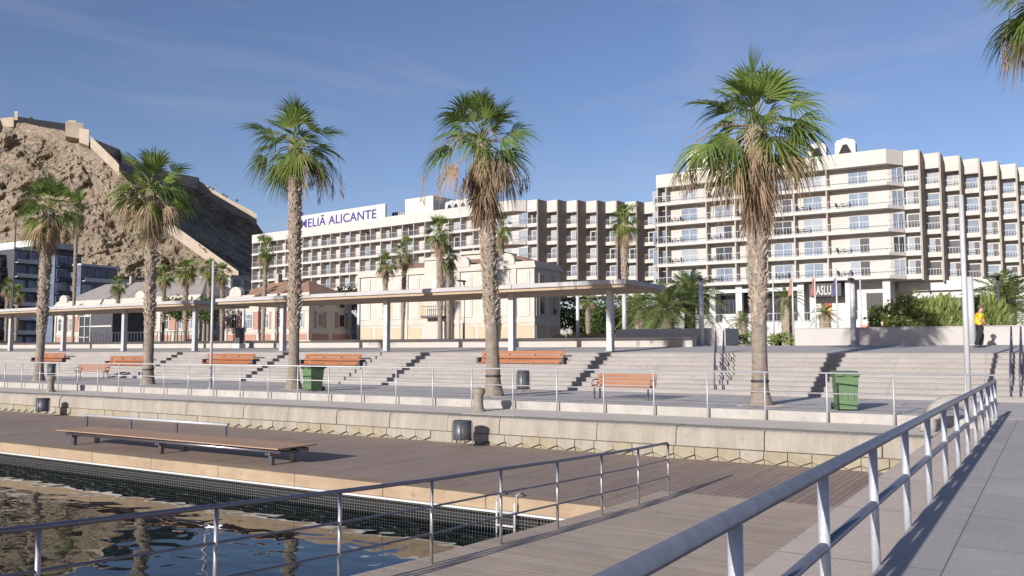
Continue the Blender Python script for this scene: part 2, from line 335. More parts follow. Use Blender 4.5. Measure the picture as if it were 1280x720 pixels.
# steps
b = MB()
prof = [(STEP_V, -.1)]
for k in range(NST):
    v = STEP_V+k*TREAD; prof += [(v, RISE*(k+1)-.035), (v-.02, RISE*(k+1)-.035), (v-.02, RISE*(k+1)), (v+TREAD, RISE*(k+1))]
prof = prof[:-1]+[(TER_V+.5, RISE*NST), (TER_V+.5, -.1)]
rx = random.Random(3); x = -160
while x < 60:
    L = 2.2+rx.random()*1.2; b.xprism(prof, x, min(x+L, 60)-.006); x += L
steps = struct('steps', b, 'step', 'broad pale stone steps up to the terrace', 'steps')
b = MB()
b.add([(-420,TER_V+.4,TER0+.004),(80,TER_V+.4,TER0+.004),(80,46,1.98),(-420,46,1.98),(80,52,1.98),(-420,52,1.98)], [(0,1,2,3),(3,2,4,5)])
struct('terrace', b, 'terrace', 'grey terrace at the top of the steps', 'terrace')
b = MB(); b.add([(-4000,51.9,1.97),(4000,51.9,1.97),(4000,5000,1.97),(-4000,5000,1.97)], [(0,1,2,3)])
struct('ground', b, 'city', 'city ground behind the terrace', 'ground')
b = MB(); b.add([(-420,90,1.98),(300,90,1.98),(300,100,1.98),(-420,100,1.98)], [(0,1,2,3)])
for i in range(60): b.add([(-300+i*8,94.9,1.984),(-296+i*8,94.9,1.984),(-296+i*8,95.1,1.984),(-300+i*8,95.1,1.984)], [(0,1,2,3)], 1)
struct('road', b, ['road', 'white'], 'road in front of the hotels', 'road')

# ---- quay stone wall
qw = thing('quay_wall', 'old pale stone quay wall with yellow hexagonal blocks along its foot', 'wall', (-20, QUAY_V, DECK))
def rel(o, root): o.location = Vector(o.location)-root.location; return o
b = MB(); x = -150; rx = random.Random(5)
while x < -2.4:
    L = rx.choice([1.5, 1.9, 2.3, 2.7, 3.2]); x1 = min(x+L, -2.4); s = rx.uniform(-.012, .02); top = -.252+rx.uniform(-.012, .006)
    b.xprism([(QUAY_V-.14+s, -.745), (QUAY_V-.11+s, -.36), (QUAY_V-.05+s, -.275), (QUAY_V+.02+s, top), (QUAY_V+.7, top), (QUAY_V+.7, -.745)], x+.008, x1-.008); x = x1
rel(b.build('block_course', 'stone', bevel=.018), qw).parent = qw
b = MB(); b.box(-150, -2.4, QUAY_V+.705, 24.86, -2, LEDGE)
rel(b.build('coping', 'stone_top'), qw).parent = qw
b = MB(); x = -110
while x < -2.9:
    y0 = QUAY_V-.165+rx.uniform(-.01, .01)
    if rx.random() < .10:
        L = rx.uniform(.9, 1.6); b.box(x+.01, x+L-.01, QUAY_V-.15, QUAY_V+.1, DECK-.05, -.76, 1); x += L; continue
    W = .58+rx.uniform(-.03, .03); c = x+W/2; k = 0 if rx.random() < .7 else 1
    b.yprism([(x+.007,-.76),(x+.007,-.945),(c,-1.052),(x+W-.007,-.945),(x+W-.007,-.76)], y0, QUAY_V+.1, k)
    b.yprism([(x+.010,-.975),(x+.010,-1.12),(c-.03,-1.12),(c-.03,-1.075)], y0+.05, QUAY_V+.1, 0)
    b.yprism([(x+W-.010,-.975),(c+.03,-1.075),(c+.03,-1.12),(x+W-.010,-1.12)], y0+.05, QUAY_V+.1, 0); x += W
rel(b.build('hexagon_course', ['stone_low', 'stone'], bevel=.008), qw).parent = qw
b = MB(); b.box(-150, -2.4, QUAY_V-.08, QUAY_V+.7, DECK-.3, -.75)
rel(b.build('backing', 'joint'), qw).parent = qw
# ---- edge beam, white strip, net
eb = thing('edge_beam', 'tan timber edge beam with white strip along the water', 'edge beam', (-20, 14.15, DECK))
b = MB(); x = -90
while x < -6.75:
    L = 2.6; b.box(x+.004, min(x+L, -6.75)-.004, 13.98, 14.42, -1.34, DECK+.012); x += L
rel(b.build('timber', 'beam', bevel=.02), eb).parent = eb
b = MB(); b.box(-90, -6.78, 13.93, 13.975, -1.375, -1.335)
rel(b.build('strip', 'white'), eb).parent = eb
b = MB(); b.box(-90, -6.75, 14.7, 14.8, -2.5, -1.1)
rel(b.build('backing', 'black'), eb).parent = eb  # black slab stands in for the shade of the void behind the net
nt_ = thing('safety_net', 'square meshed net hanging under the timber edge into the water', 'net', (-20, 14.0, WATER))
b = MB(); k = -34.0
while k < -6.8: b.box(k-.003, k+.003, 13.99, 13.998, WATER-.1, -1.34); k += .07
for zz in (-1.41, -1.475, -1.54, -1.605, -1.665): b.box(-60, -6.8, 13.985, 13.993, zz-.003, zz+.003)
rel(b.build('mesh', 'net'), nt_).parent = nt_
# ---- boat ladder
lp = at_v(633, 640, 13.9); ld = thing('water_ladder', 'short steel ladder hooked over the timber edge into the water', 'ladder', (lp.x, 13.9, DECK))
for s in (-.2, .2):
    b = MB(); b.tube([(s,.35,.02),(s,.2,.10),(s,.02,.06),(s,-.03,-.1),(s,-.03,-.95)], .02, 8); b.build('side_rail', 'white_rail', ld, True)
for zz in (-.25, -.5, -.72):
    b = MB(); b.box(-.2, .2, -.07, .01, zz-.015, zz+.015); b.build('rung', 'white_rail', ld)

# ================================================================= RAILINGS
def mk_post(mb_r, h, n=14):
    b = MB(); b.tube([(0,0,-.04 if mb_r < .03 else -.255),(0,0,h)], mb_r, n); return b
# right railing
rr = thing('pier_railing', 'thick grey painted tube railing along the pier walkway edge', 'railing', (-1.27, 0, 0))
vs_ = [3.95+1.79*k for k in range(-4, 13)]; vs_[-1] = 25.0
b = MB(); b.tube([(0,-3.4,.955),(0,25.05,.955)], .043, 20); b.build('handrail', 'shaded_rail', rr, True)
b = MB(); b.tube([(0,-3.4,.48),(0,25.0,.48)], .033, 16); b.build('mid_rail', 'shaded_rail', rr, True)
p0 = None
for v in vs_:
    if p0 is None: p0 = mk_post(.036, .93, 18).build('post', 'sunlit_post', rr, True)
    else: q = p0.copy(); C.objects.link(q); q.parent = rr; p = q; q.location = (0, v, 0); continue
    p0.location = (0, v, 0)
# left railing by the ramp
lr = thing('ramp_railing', 'slim stainless railing between the ramp and the water', 'railing', (-6.4, 0, 0))
lv = [15.87, 14.45, 12.96, 11.46, 9.89, 8.36, 6.78, 5.2, 3.6, 2.0, .4, -1.2]
b = MB(); pts = [(0, v, rampz(v)+1.0) for v in lv[::-1]]
b.tube(pts[:-1]+[(0,15.8,rampz(15.8)+1.0), (0,15.86,rampz(15.87)+.98), (0,15.87,rampz(15.87)+.93)], .024, 14); b.build('handrail', 'steel', lr, True)
for hh in (.36, .68):
    b = MB(); b.tube([(0,v,rampz(v)+hh) for v in lv[::-1]], .013, 10); b.build('mid_rail', 'steel', lr, True)
p0 = None
for v in lv:
    if p0 is None: p0 = mk_post(.021, .985, 12).build('post', 'steel_post', lr, True); q = p0
    else: q = p0.copy(); C.objects.link(q); q.parent = lr
    q.location = (0, v, rampz(v))
# quay fence
qf = thing('quay_railing', 'long pale two-rail railing along the top of the quay wall', 'railing', (0, FENCE_V, LEDGE))
b = MB(); b.tube([(-95,0,1.36),(-1.25,0,1.36)], .024, 10); b.build('handrail', 'white_rail', qf, True)
b = MB(); b.tube([(-95,0,.80),(-1.25,0,.80)], .018, 8); b.build('mid_rail', 'white_rail', qf, True)
p0 = None
u = -1.9
while u > -95:
    if p0 is None:
        b = MB(); b.tube([(0,0,0),(0,0,1.35)], .026, 10); p0 = b.build('post', 'white_rail', qf, True); q = p0
    else: q = p0.copy(); C.objects.link(q); q.parent = qf
    q.location = (u, 0, 0); u -= 1.7

# ================================================================= PALMS
def rot_basis(d):
    d = d.normalized(); a = Vector((0,0,1)) if abs(d.z) < .95 else Vector((1,0,0))
    s = d.cross(a).normalized(); return d, s, s.cross(d)
def fan_leaf(b, hub, az, el, lp, R, rnd, nseg=24, droop=1.0, mi=0, tone=None, spread=1.75, mid=(.45,.75)):
    d = Vector((math.cos(az)*math.cos(el), math.sin(az)*math.cos(el), math.sin(el)))
    tn = tone if tone else (rnd.random(), 0, 0)
    end = hub+d*lp+Vector((0,0,-.13*lp*lp*max(0, math.cos(el))))
    dd = (end-(hub+d*lp*.6)).normalized()
    b.tube([hub, hub+d*lp*.5+Vector((0,0,.02)), end], [.03,.022,.015], 4, mi, False, (tn[0], min(1, tn[1]+.5), 0))
    d, s, n = rot_basis(dd)
    roll = rnd.uniform(-.9, .9); s, n = s*math.cos(roll)+n*math.sin(roll), n*math.cos(roll)-s*math.sin(roll)
    if n.z < 0: n = -n; s = -s
    dphi = 2*spread/nseg
    for i in range(nseg+1):
        phi = -spread+i*dphi+rnd.uniform(-.03, .03)
        sd = (d*math.cos(phi)+s*math.sin(phi)); L = R*(.62+.38*math.cos(phi*.8))*rnd.uniform(.88, 1.08)
        cup = n*(.18*abs(math.sin(phi)))
        w = s*math.cos(phi)-d*math.sin(phi)
        sag = droop*rnd.uniform(.75, 1.3)
        vs = []
        for t, wf in ((.04,.15),(mid[0],1.0),(mid[1],.62),(.9,.3),(1.06,.03)):
            p = end+(sd+cup)*L*t*(1-.16*sag*max(0,t-.5)) + Vector((0,0,-1))*sag*L*(max(0,t-.32)**2)*1.05
            hw = math.tan(dphi/2)*L*mid[0]*wf*1.02
            up = n*hw*.35*(1 if i % 2 else -1)
            vs += [p-w*hw+up, p+w*hw-up]
        jt = (min(1, max(0, tn[0]+rnd.uniform(-.15,.15))), tn[1], 0)
        o = len(b.v); b.v += [tuple(x) for x in vs]
        b.t += [(jt[0], min(1, jt[1]+.55), 0)]*2+[jt]*4+[(jt[0], min(1, jt[1]+.18), 0)]*4
        for k in range(4): b.f.append((o+2*k, o+2*k+1, o+2*k+3, o+2*k+2)); b.m.append(mi)
def trunk_mesh(H, r0, r1, r2, lean, rnd, boots=True, boot_from=2.6, n=18, kink=0):
    """r0 root, r1 smooth shaft, r2 under the crown; lean = xy offset of the top"""
    b = MB(); rings = int(H/.14); vs = []; fs = []
    def axis(z):
        t = z/H; return Vector((lean[0]*t**1.3+kink*math.sin(t*PI)*.5, lean[1]*t**1.3, z))
    def rad(z):
        t = z/H
        r = r1+(r0-r1)*math.exp(-z/.35)
        if z > boot_from: r += (r2-r1)*min(1, (z-boot_from)/1.2)
        return r
    for i in range(rings+1):
        z = H*i/rings; c = axis(z); r = rad(z)*(1+.02*(i % 2))
        for k in range(n):
            a = 2*PI*k/n; q = r*(1+.06*noise.noise(Vector((math.cos(a)*2, math.sin(a)*2, z*2.5))))
            vs.append(c+Vector((math.cos(a)*q, math.sin(a)*q, 0)))
    for i in range(rings):
        for k in range(n): fs.append((i*n+k, i*n+(k+1)%n, (i+1)*n+(k+1)%n, (i+1)*n+k))
    b.add(vs, fs, 0)
    if boots:
        z = boot_from; i = 0
        while z < H-.1:
            a = i*2.39996+rnd.uniform(-.5, .5); c = axis(z); r = rad(z)*.97
            out = Vector((math.cos(a), math.sin(a), 0)); sd = Vector((-math.sin(a), math.cos(a), 0)); U = Vector((0,0,1))
            w = rnd.uniform(.03, .075); h = rnd.uniform(.08, .22); pr = rnd.uniform(.05, .14)*min(1, .35+(z-boot_from)/1.5)
            p = c+out*r; tw = sd*rnd.uniform(-.09, .09)
            vs = [p-sd*w-U*h*.6, p+sd*w-U*h*.6, p+out*pr+sd*w*.45+U*h*.55+tw, p+out*pr-sd*w*.45+U*h*.55+tw, p-sd*w*.5+U*h*.1-out*.02, p+sd*w*.5+U*h*.1-out*.02]
            
            if rnd.random() > .12+.25*max(0, noise.noise(Vector((z*.9, a, rnd.random()*.2)))): b.add(vs, [(0,1,2,3),(3,2,5,4),(0,3,4),(1,5,2)], 1)
            z += .0105*(1+.3*rnd.random()); i += 1
    return b, axis
def fan_palm(name, label, base, top_off, H, seed, crownR=2.6, nleaf=46, skirt=60, skirt_len=2.2, lower_dead=8, strands=6, group=None, r=(.40,.235,.25), nseg=20, yellow=.25, el_min=-1.0, skirt_r=.30, kink=0, strap=False):
    rnd = random.Random(seed)
    t = thing(name, label, 'palm tree', base, 0, group)
    b, axis = trunk_mesh(H, r[0], r[1], r[2], top_off, rnd, kink=kink)
    b.build('trunk', ['trunk', 'boots'], t)
    hub = axis(H)
    b = MB()
    for i in range(nleaf):
        f = (i+.5)/nleaf; el = 1.40-(1.40-el_min)*f**1.0+rnd.uniform(-.38,.38); az = i*2.39996+rnd.uniform(-.5,.5)
        k = rnd.uniform(.72, 1.12)
        lp = crownR*.50*k*rnd.uniform(.5, 1.12)*(1 if el > -.4 else .75)*(.85 if el > 1 else 1); R = crownR*.46*rnd.uniform(.85, 1.12)
        tone = (rnd.random()*.8+.2*(el > .5), yellow*rnd.random()*(1.5 if el < -.3 else .35), 0)
        fan_leaf(b, hub+Vector((0,0,.25-.45*f)), az, el, lp, R, rnd, nseg, (.34+.72*f)*rnd.uniform(.6, 1.4), 0, tone, spread=rnd.uniform(.95,1.35), mid=(.42,.72))
    b.build('crown', 'fan', t, tone=True)
    b = MB()
    for i in range(skirt):
        f = i/skirt; az = i*2.39996+rnd.uniform(-.3,.3); z = H-.15-skirt_len*.72*f
        c = axis(z); out = Vector((math.cos(az), math.sin(az), 0))
        tone = (rnd.random(), .25*rnd.random(), 0)
        fan_leaf(b, c+out*.18, az, -1.38+rnd.uniform(-.12,.35)*(1-f)**1.5, rnd.uniform(.25,.45), rnd.uniform(.75,1.1)*skirt_len*.34, rnd, 8, .3, 0, tone, spread=.42)
    for i in range(lower_dead):
        az = rnd.uniform(0, 2*PI); tone = (rnd.random(), .3*rnd.random(), 0)
        fan_leaf(b, hub+Vector((0,0,-.15)), az, rnd.uniform(-1.0,-.45), crownR*.42, crownR*.36, rnd, 11, 1.5, 0, tone, spread=.8)
    for i in range(strands):     # hanging seed stalks
        az = rnd.uniform(0, 2*PI); o = Vector((math.cos(az), math.sin(az), 0)); R = crownR*rnd.uniform(.45,.8)
        p = [hub, hub+o*R*.5+Vector((0,0,.15)), hub+o*R*.9+Vector((0,0,-.3)), hub+o*R+Vector((0,0,-1.2)), hub+o*R*1.02+Vector((0,0,-rnd.uniform(1.6,2.4)))]
        b.tube(p, [.02,.018,.014,.01,.006], 4, 0, False, (.8,.3,0))
        for k in range(26):
            q = p[3].lerp(p[4], rnd.random())+Vector((rnd.uniform(-.12,.12), rnd.uniform(-.12,.12), 0))
            b.tube([q, q+Vector((rnd.uniform(-.05,.05), rnd.uniform(-.05,.05), -.28))], [.014,.004], 3, 0, False, (rnd.random(), .2, 0))
    b.build('dead_fronds', 'deadleaf', t, tone=True)
    if strap:
        b = MB(); b.lathe([(r[1]*1.16,0),(r[1]*1.18,.02),(r[1]*1.18,.06),(r[1]*1.15,.08)], (axis(.75).x, axis(.75).y, .72), 20); b.build('strap', 'pond_strap', t, True)
    return t
# five promenade palms: (px of base, hub px, hub py)
PV = 27.2
def palm_at(px, hx, hy, v=PV, base_y=480):
    p = at_v(px, base_y, v); h = at_v(hx, hy, v); return (p.x, v, 0), (h.x-p.x, 0), h.z
defs = [
 (48, 62, 262, 11, 2.55, 34, 46, 2.3, 7, 3, .35, -.85, 'leaning fan palm with ragged brown skirt, nearest to the left end of the plaza'),
 (185, 190, 236, 12, 2.8, 38, 48, 2.5, 9, 5, .45, -.95, 'bushy fan palm with wide brown skirt, between the leaning palm and the grey lamp pole'),
 (367, 369, 182, 13, 2.75, 40, 8, 1.2, 6, 5, .40, -1.15, 'tall slender fan palm beside the dark-sided green wheeled bin'),
 (617, 603, 176, 14, 2.95, 28, 74, 3.1, 8, 11, .30, -.42, 'fan palm with sparse crown and a long brown skirt, behind the stone bollard'),
 (950, 944, 157, 15, 3.15, 38, 80, 3.2, 9, 8, .35, -.7, 'stout fan palm with full crown and thick brown skirt, left of the bright green bin'),
]
palm_pos = []
for (px, hx, hy, sd, cR, nl, sk, sl, ldd, stn, yel, elm, lab) in defs:
    bs, off, H = palm_at(px, hx, hy)
    palm_pos.append(bs)
    rv = {48: (.36,.22,.26), 185: (.38,.235,.245), 367: (.40,.225,.25), 617: (.42,.25,.27), 950: (.40,.235,.275)}[px]
    fan_palm('fan_palm', lab, bs, off, H, sd, cR, nl, sk, sl, ldd, stn, 'fan palms along the promenade', yellow=yel, el_min=elm, r=rv, strap=(px in (617, 950, 185)))
# palm whose fronds hang into the upper right corner
p = at_v(1334, 470, 27.6); h = at_v(1326, -4, 27.6)
fan_palm('fan_palm', 'fan palm mostly beyond the right edge, only its drooping fronds in view', (p.x, 27.6, 0), (h.x-p.x, 0), h.z+.25, 19, 2.9, 40, 30, 2.2, 1, 1, 'fan palms along the promenade', yellow=.3, el_min=-1.0)
# planting pits
for i, bs in enumerate(palm_pos):
    b = MB(); n = 20
    b.prism([(bs[0]+.75*math.cos(2*PI*k/n), bs[1]+.75*math.sin(2*PI*k/n)) for k in range(n)], .0, .006+.001*i)
    struct('planting_pit', b, 'stone_top', 'round sandy planting pit at a palm foot', 'planting pit')
# ---- small background palms
def small_palm(seed, H, crown, group='small fan palms near the old buildings'):
    return fan_palm('background_palm', 'x', (0,0,0), (.2*(seed%3-1), 0), H, seed, crown, 28, 26, 1.7, 8, 0, group, r=(.26,.2,.23), nseg=14, yellow=.35, el_min=-1.0)
protoA = small_palm(31, 9.0, 1.9); protoB = small_palm(32, 9.0, 1.9); protoC = small_palm(33, 9.0, 1.9)
spots = [  # px, hub py, v, label
 (10, 358, 60, 'small palm at the left edge in front of the dark apartments'),
 (22, 366, 58, 'lower small palm right of the left-edge one'),
 (97, 262, 66, 'palm whose crown shows behind the leaning palm'),
 (148, 356, 62, 'small palm rising over the grey roof of the long red and cream building'),
 (206, 345, 64, 'dark small palm just right of the bushy palm trunk'),
 (234, 338, 62, 'palm in the middle of the cluster over the left canopy'),
 (262, 336, 64, 'palm just left of the grey lamp pole top'),
 (279, 342, 61, 'palm just right of the grey lamp pole top'),
 (331, 312, 64, 'tall thin palm in front of the far left end of the long hotel'),
 (482, 330, 62, 'round-headed palm in front of the cream building, left of its pair'),
 (504, 314, 65, 'taller palm of the pair in front of the cream building'),
 (551, 290, 63, 'tall shaggy palm just left of the big sparse palm'),
 (561, 322, 65, 'short palm tucked against the tall shaggy palm'),
 (628, 284, 80, 'palm peeping from behind the trunk of the sparse palm'),
 (781, 278, 70, 'palm with long yellowing skirt before the brown-finned hotel wing'),
 (735, 375, 74, 'dark low palm under the canopy beside the cream building'),
]
first = True
for i, (px, py, v, lab) in enumerate(spots):
    h = at_v(px, py, v); pr = (protoA, protoB, protoC)[i % 3]
    s = (h.z-1.97)/9.0
    cs = .85 if px not in (781, 234, 551) else 1.12
    if i < 3: o = pr; o.location = (h.x, v, 1.97); o['label'] = lab
    else: o = dup(pr, (h.x, v, 1.97), i*1.3, lab)
    o.scale = (cs, cs, s)
# ---- date palms
def date_frond(b, hub, az, el, L, rnd, nl=30, droop=1.0):
    d = Vector((math.cos(az)*math.cos(el), math.sin(az)*math.cos(el), math.sin(el))); side = Vector((-math.sin(az), math.cos(az), 0))
    pts = []
    for i in range(9):
        t = i/8; pts.append(hub+d*L*t+Vector((0,0,-1))*droop*L*.62*t*t)
    tn = rnd.random()
    b.tube(pts, [.035*(1-.85*i/8) for i in range(9)], 4, 0, False, (tn, .8, 0))
    for i in range(nl):
        t = .12+.88*i/nl; f = t*8; k = min(7, int(f)); p = pts[k].lerp(pts[k+1], f-k); tg = (pts[k+1]-pts[k]).normalized()
        ll = L*.19*math.sin(PI*min(.97, t*.85+.12))**.6
        for s in (-1, 1):
            dr = (tg*.55+side*s*.85+Vector((0,0,rnd.uniform(-.1,.35)))).normalized()
            q = p+dr*ll*.6; e = p+dr*ll+Vector((0,0,-ll*.35)); w = tg*.02*L/2.5
            b.add([p-w, p+w, q+w, q-w, e], [(0,1,2,3),(3,2,4)], 0, (min(1, max(0, tn+rnd.uniform(-.3,.3))), rnd.random()*.3, 0))
def date_palm(name, label, loc, H, L, seed, nf=46, group=None, el_min=-.55):
    rnd = random.Random(seed); t = thing(name, label, 'palm tree', loc, 0, group)
    b, ax = trunk_mesh(H, .42, .34, .38, (0,0), rnd, True, .1, 14); b.build('trunk', ['small_trunk', 'boots'], t)
    b = MB()
    for i in range(nf):
        f = i/nf; date_frond(b, Vector((0,0,H)), i*2.39996+rnd.uniform(-.2,.2), 1.35-(1.35-el_min)*f+rnd.uniform(-.1,.1), L*rnd.uniform(.85,1.1), rnd, 30, .55+.5*f)
    b.build('crown', 'date', t, tone=True); return t
for (px, py, v, L, lab, sd, nf, em) in [
    (862, 372, 62, 3.4, 'large arching date palm nearest to the hotel end wall', 41, 56, -.7),
    (832, 385, 58, 3.0, 'date palm with low arching fronds beside the white awning', 42, 46, -.6),
    (800, 388, 66, 2.6, 'date palm half hidden by the canopy end', 43, 40, -.5),
    (1258, 378, 58, 3.0, 'date palm behind the planter wall right of the person in yellow', 44, 50, -.6),
    (983, 372, 66, 1.5, 'young shaggy palm left of the flagpoles before the hotel podium', 45, 34, -1.1),
    (1031, 392, 66, 1.3, 'tiny yellowish palm beneath the dark hotel sign', 46, 22, -.4),
    (927, 402, 62, 1.3, 'little palm right behind the grey planter end', 48, 22, -.4)]:
    h = at_v(px, py, v); date_palm('date_palm', lab, (h.x, v, 1.97), max(.6, h.z-1.97), L, sd, nf, 'date palms by the hotel', em)

# ================================================================= FOLIAGE
def foliage(b, c, rad, n, size, rnd, up=.3, tone_hi=1.0, dens=1.0, upright=False):
    for _ in range(n):
        while True:
            q = Vector((rnd.uniform(-1,1), rnd.uniform(-1,1), rnd.uniform(-1,1)))
            if q.length < 1: break
        q = q*(.55+.45*rnd.random()**.5)/max(.4, q.length)**.35
        p = Vector((c[0]+q.x*rad[0], c[1]+q.y*rad[1], c[2]+q.z*rad[2]))
        if noise.noise(p*1.3) < -.18*dens: continue
        d = Vector((rnd.uniform(-1,1), rnd.uniform(-1,1), rnd.uniform(-.6,1)+(1.6 if upright else up))).normalized(); s = d.cross(Vector((rnd.uniform(-1,1), rnd.uniform(-1,1), .3))).normalized()
        L = size*rnd.uniform(.6,1.3); w = L*(.3 if not upright else .13)
        b.add([p, p+d*L*.5+s*w, p+d*L, p+d*L*.5-s*w], [(0,1,2,3)], 0, (rnd.random()*tone_hi, rnd.random()*.4, 0))
def shrub(name, label, cat, loc, blobs, n, size, seed, m='shrub', group=None, upright=False, trunk=None):
    rnd = random.Random(seed); t = thing(name, label, cat, loc, 0, group); b = MB()
    for (x, y, z, rx_, ry, rz) in blobs: foliage(b, (x,y,z), (rx_,ry,rz), int(n*rx_*rz), size, rnd, upright=upright)
    b.build('crown' if cat == 'tree' else 'foliage', m, t, tone=True)
    b = MB()
    if trunk:
        b.tube([(0,0,-.05),(0.05,0,trunk*.5),(0,0.05,trunk)], [.18,.13,.08], 8)
        for k in range(6):
            a = k*2.4; b.tube([(0.02,0,trunk*.6+k*.05),(math.cos(a)*blobs[0][3]*.5, math.sin(a)*blobs[0][4]*.5, trunk+blobs[0][5]*.4)], [.06,.02], 6)
        b.build('trunk', 'small_trunk', t)
    else:
        for k in range(9):
            a = k*2.4; r_ = .12; b.tube([(math.cos(a)*r_, math.sin(a)*r_, -.05), (math.cos(a)*.5, math.sin(a)*.4, blobs[0][2]+.1)], [.02,.01], 5)
        b.build('stems', 'small_trunk', t)
    return t
PW = 48.2  # planter bed behind the planter wall
for i, (px, top, w, lab, up) in enumerate([
    (1098, 380, 1.0, 'narrow leafy shrub at the left end of the hotel planting', False),
    (1118, 374, 1.3, 'bright rounded shrub second from the left of the hotel planting', False),
    (1138, 362, 1.5, 'tallest leafy shrub in the hotel planting, below the window row', False),
    (1152, 376, 1.0, 'shrub with pale blossoms between the tall shrub and the spiky clump', False),
    (1170, 374, 1.1, 'spiky upright green clump in the hotel planting', True),
    (1185, 372, 1.1, 'second spiky upright clump, just left of the tall lamp pole', True),
    (1214, 378, 1.1, 'shrub right of the tall lamp pole behind the yellow shirt', False),
    (1234, 372, 1.3, 'feathery tall shrub right of the person in yellow', True)]):
    h = at_v(px, top, PW); H = h.z-2.0
    shrub('planting_shrub', lab, 'shrub', (h.x, PW, 2.0), [(0,0,H*.5,w*.62,.6,H*.5),(w*.25,0,H*.4,w*.4,.5,H*.4),(-.3,.1,H*.68,w*.35,.4,H*.3)], 420 if not up else 520, .26 if not up else .5, 60+i, group='shrubs in the hotel planting', upright=up)
for i, (px, py, v, r_, lab) in enumerate([(436, 372, 76, 2.3, 'dark green tree in the gap between the salmon and cream buildings'),
        (240, 375, 74, 2.6, 'bushy tree behind the left canopy between small palms'),(272, 372, 78, 2.4, 'round tree right behind the grey lamp pole'),(205, 385, 76, 2.2, 'dark tree beside the bushy palm trunk above the canopy'),
        (222, 384, 63, 2.0, 'low leafy tree in front of the grey roof near the bushy palm'),(255, 386, 62, 2.0, 'low leafy tree just left of the slim pole above the canopy'),
        (770, 392, 80, 3.0, 'dark tree in the shade behind the canopy end post'),(720, 392, 82, 3.0, 'dark tree beside the shaded side of the cream building')]):
    h = at_v(px, py, v); z = h.z-1.97
    shrub('leafy_tree', lab, 'tree', (h.x, v, 1.97), [(0,0,z,r_,r_,r_*.75),(r_*.5,0,z-.8,r_*.7,r_*.7,r_*.6),(-r_*.5,0,z-.6,r_*.6,r_*.6,r_*.5)], 260, .34, 80+i, 'tree', 'leafy trees behind the terrace', trunk=max(1.2, z))
for i, (px, lab) in enumerate([(709, 'clump of dry grass left of the white pole'),(728, 'clump of dry grass right of the white pole'),(742, 'small clump of dry grass near the dark tree'),(10, 'dry grass clump at the far left end of the low wall')]):
    h = at_v(px, 424, 47.2); rnd = random.Random(i); b = MB()
    for k in range(420):
        a = rnd.uniform(0, 2*PI); r_ = rnd.random()**.5*.7; p = Vector((math.cos(a)*r_, math.sin(a)*r_*.6, 0)); d = Vector((math.cos(a)*.35, math.sin(a)*.35, 1))
        L = rnd.uniform(.5,.95); b.add([p-Vector((.012,0,0)), p+Vector((.012,0,0)), p+d*L*.6+Vector((.01,0,0)), p+d*L+Vector((math.cos(a)*.15,0,-.05))], [(0,1,2),(0,2,3)], 0, (rnd.random(),0,0))
    o = b.build('grass_clump', 'dryleaf', tone=True, loc=(h.x, 47.2, 1.97)); tag(o, lab, 'grass clump', 'dry grass clumps')
for i, (px, w, lab) in enumerate([(936, 1.3, 'low green hedge mound left of the stout palm trunk'),(1018-35, 1.4, 'low green hedge mound against the left end of the planter wall')]):
    h = at_v(px, 424, 50); rnd = random.Random(i+5); b = MB(); foliage(b, (0,0,.35), (w,.7,.45), 900, .16, rnd)
    tag(b.build('hedge', 'shrub', tone=True, loc=(h.x, 50, 1.97)), lab, 'hedge', 'hedge mounds')

# ================================================================= CANOPIES
def canopy(label, u0, u1, posts):
    t = thing('canopy', label, 'canopy', ((u0+u1)/2, 38.5, TER0)); ox, oy, oz = t.location
    V0, V1, ZT = 36.2, 41.0, 5.02
    b = MB(); x = u0
    while x < u1-.1:
        e = min(x+5.6, u1); b.box(x+.012-ox, e-.012-ox, V0-oy, V1-oy, ZT-.22-oz, ZT-oz); x = e
    b.build('roof_slab', 'canopyc', t, bevel=.02)
    b = MB(); b.box(u0+.12-ox, u1-.12-ox, V0+.12-oy, V1-.12-oy, ZT-.36-oz, ZT-.221-oz); b.build('soffit', 'canopy_soffit', t)
    p0 = None
    for u in posts:
        if p0 is None:
            b = MB(); b.box(-.15,.15,-.15,.15,0,ZT-.36-terz(37.6)); b.box(-.22,.22,-.22,.22,0,.03); p0 = b.build('post', 'post', t, bevel=.015); q = p0
        else: q = p0.copy(); C.objects.link(q); q.parent = t
        q.location = (u-ox, 37.6-oy, terz(37.6)-oz)
canopy('long flat concrete canopy on grey posts in front of the cream building', -45.2, -16.55, [-40.5, -32.1, -23.65, -18.04])
canopy('second flat canopy further left, ending above the small palms', -108, -47.3, [-104,-96,-88,-80, -72.1, -64.5, -56.8, -48.9])

# ================================================================= WALLS ON THE TERRACE
b = MB(); b.box(-110, -16.4, 44.3, 45.0, 1.85, 2.36); b.box(-110, -16.4, 44.0, 45.0, 2.361, 2.46)
tag(b.build('bench_wall', 'lowwall', bevel=.01), 'long low pale wall with overhanging top behind the canopies', 'wall')
p0, p1 = at_v(830, 425, 46.5), at_v(936, 425, 46.5)
b = MB(); b.box(-21.8, p1.x-1.2, 46.2, 48.6, 1.9, 2.95); b.box(-21.6, p1.x-1.4, 46.4, 48.4, 2.951, 2.97)
tag(b.build('planter_wall', 'lowwall', bevel=.01), 'pale planter box with shaded end, left of the stout palm trunk', 'planter')
u0 = at_v(993, 411, 46.6).x
b = MB(); b.box(u0, 40, 46.6, 47.0, 1.85, 2.86); b.box(u0-.02, 40, 46.56, 47.04, 2.861, 2.9)
tag(b.build('planter_wall', 'lowwall', bevel=.008), 'long plain pale wall behind the person in yellow', 'wall')

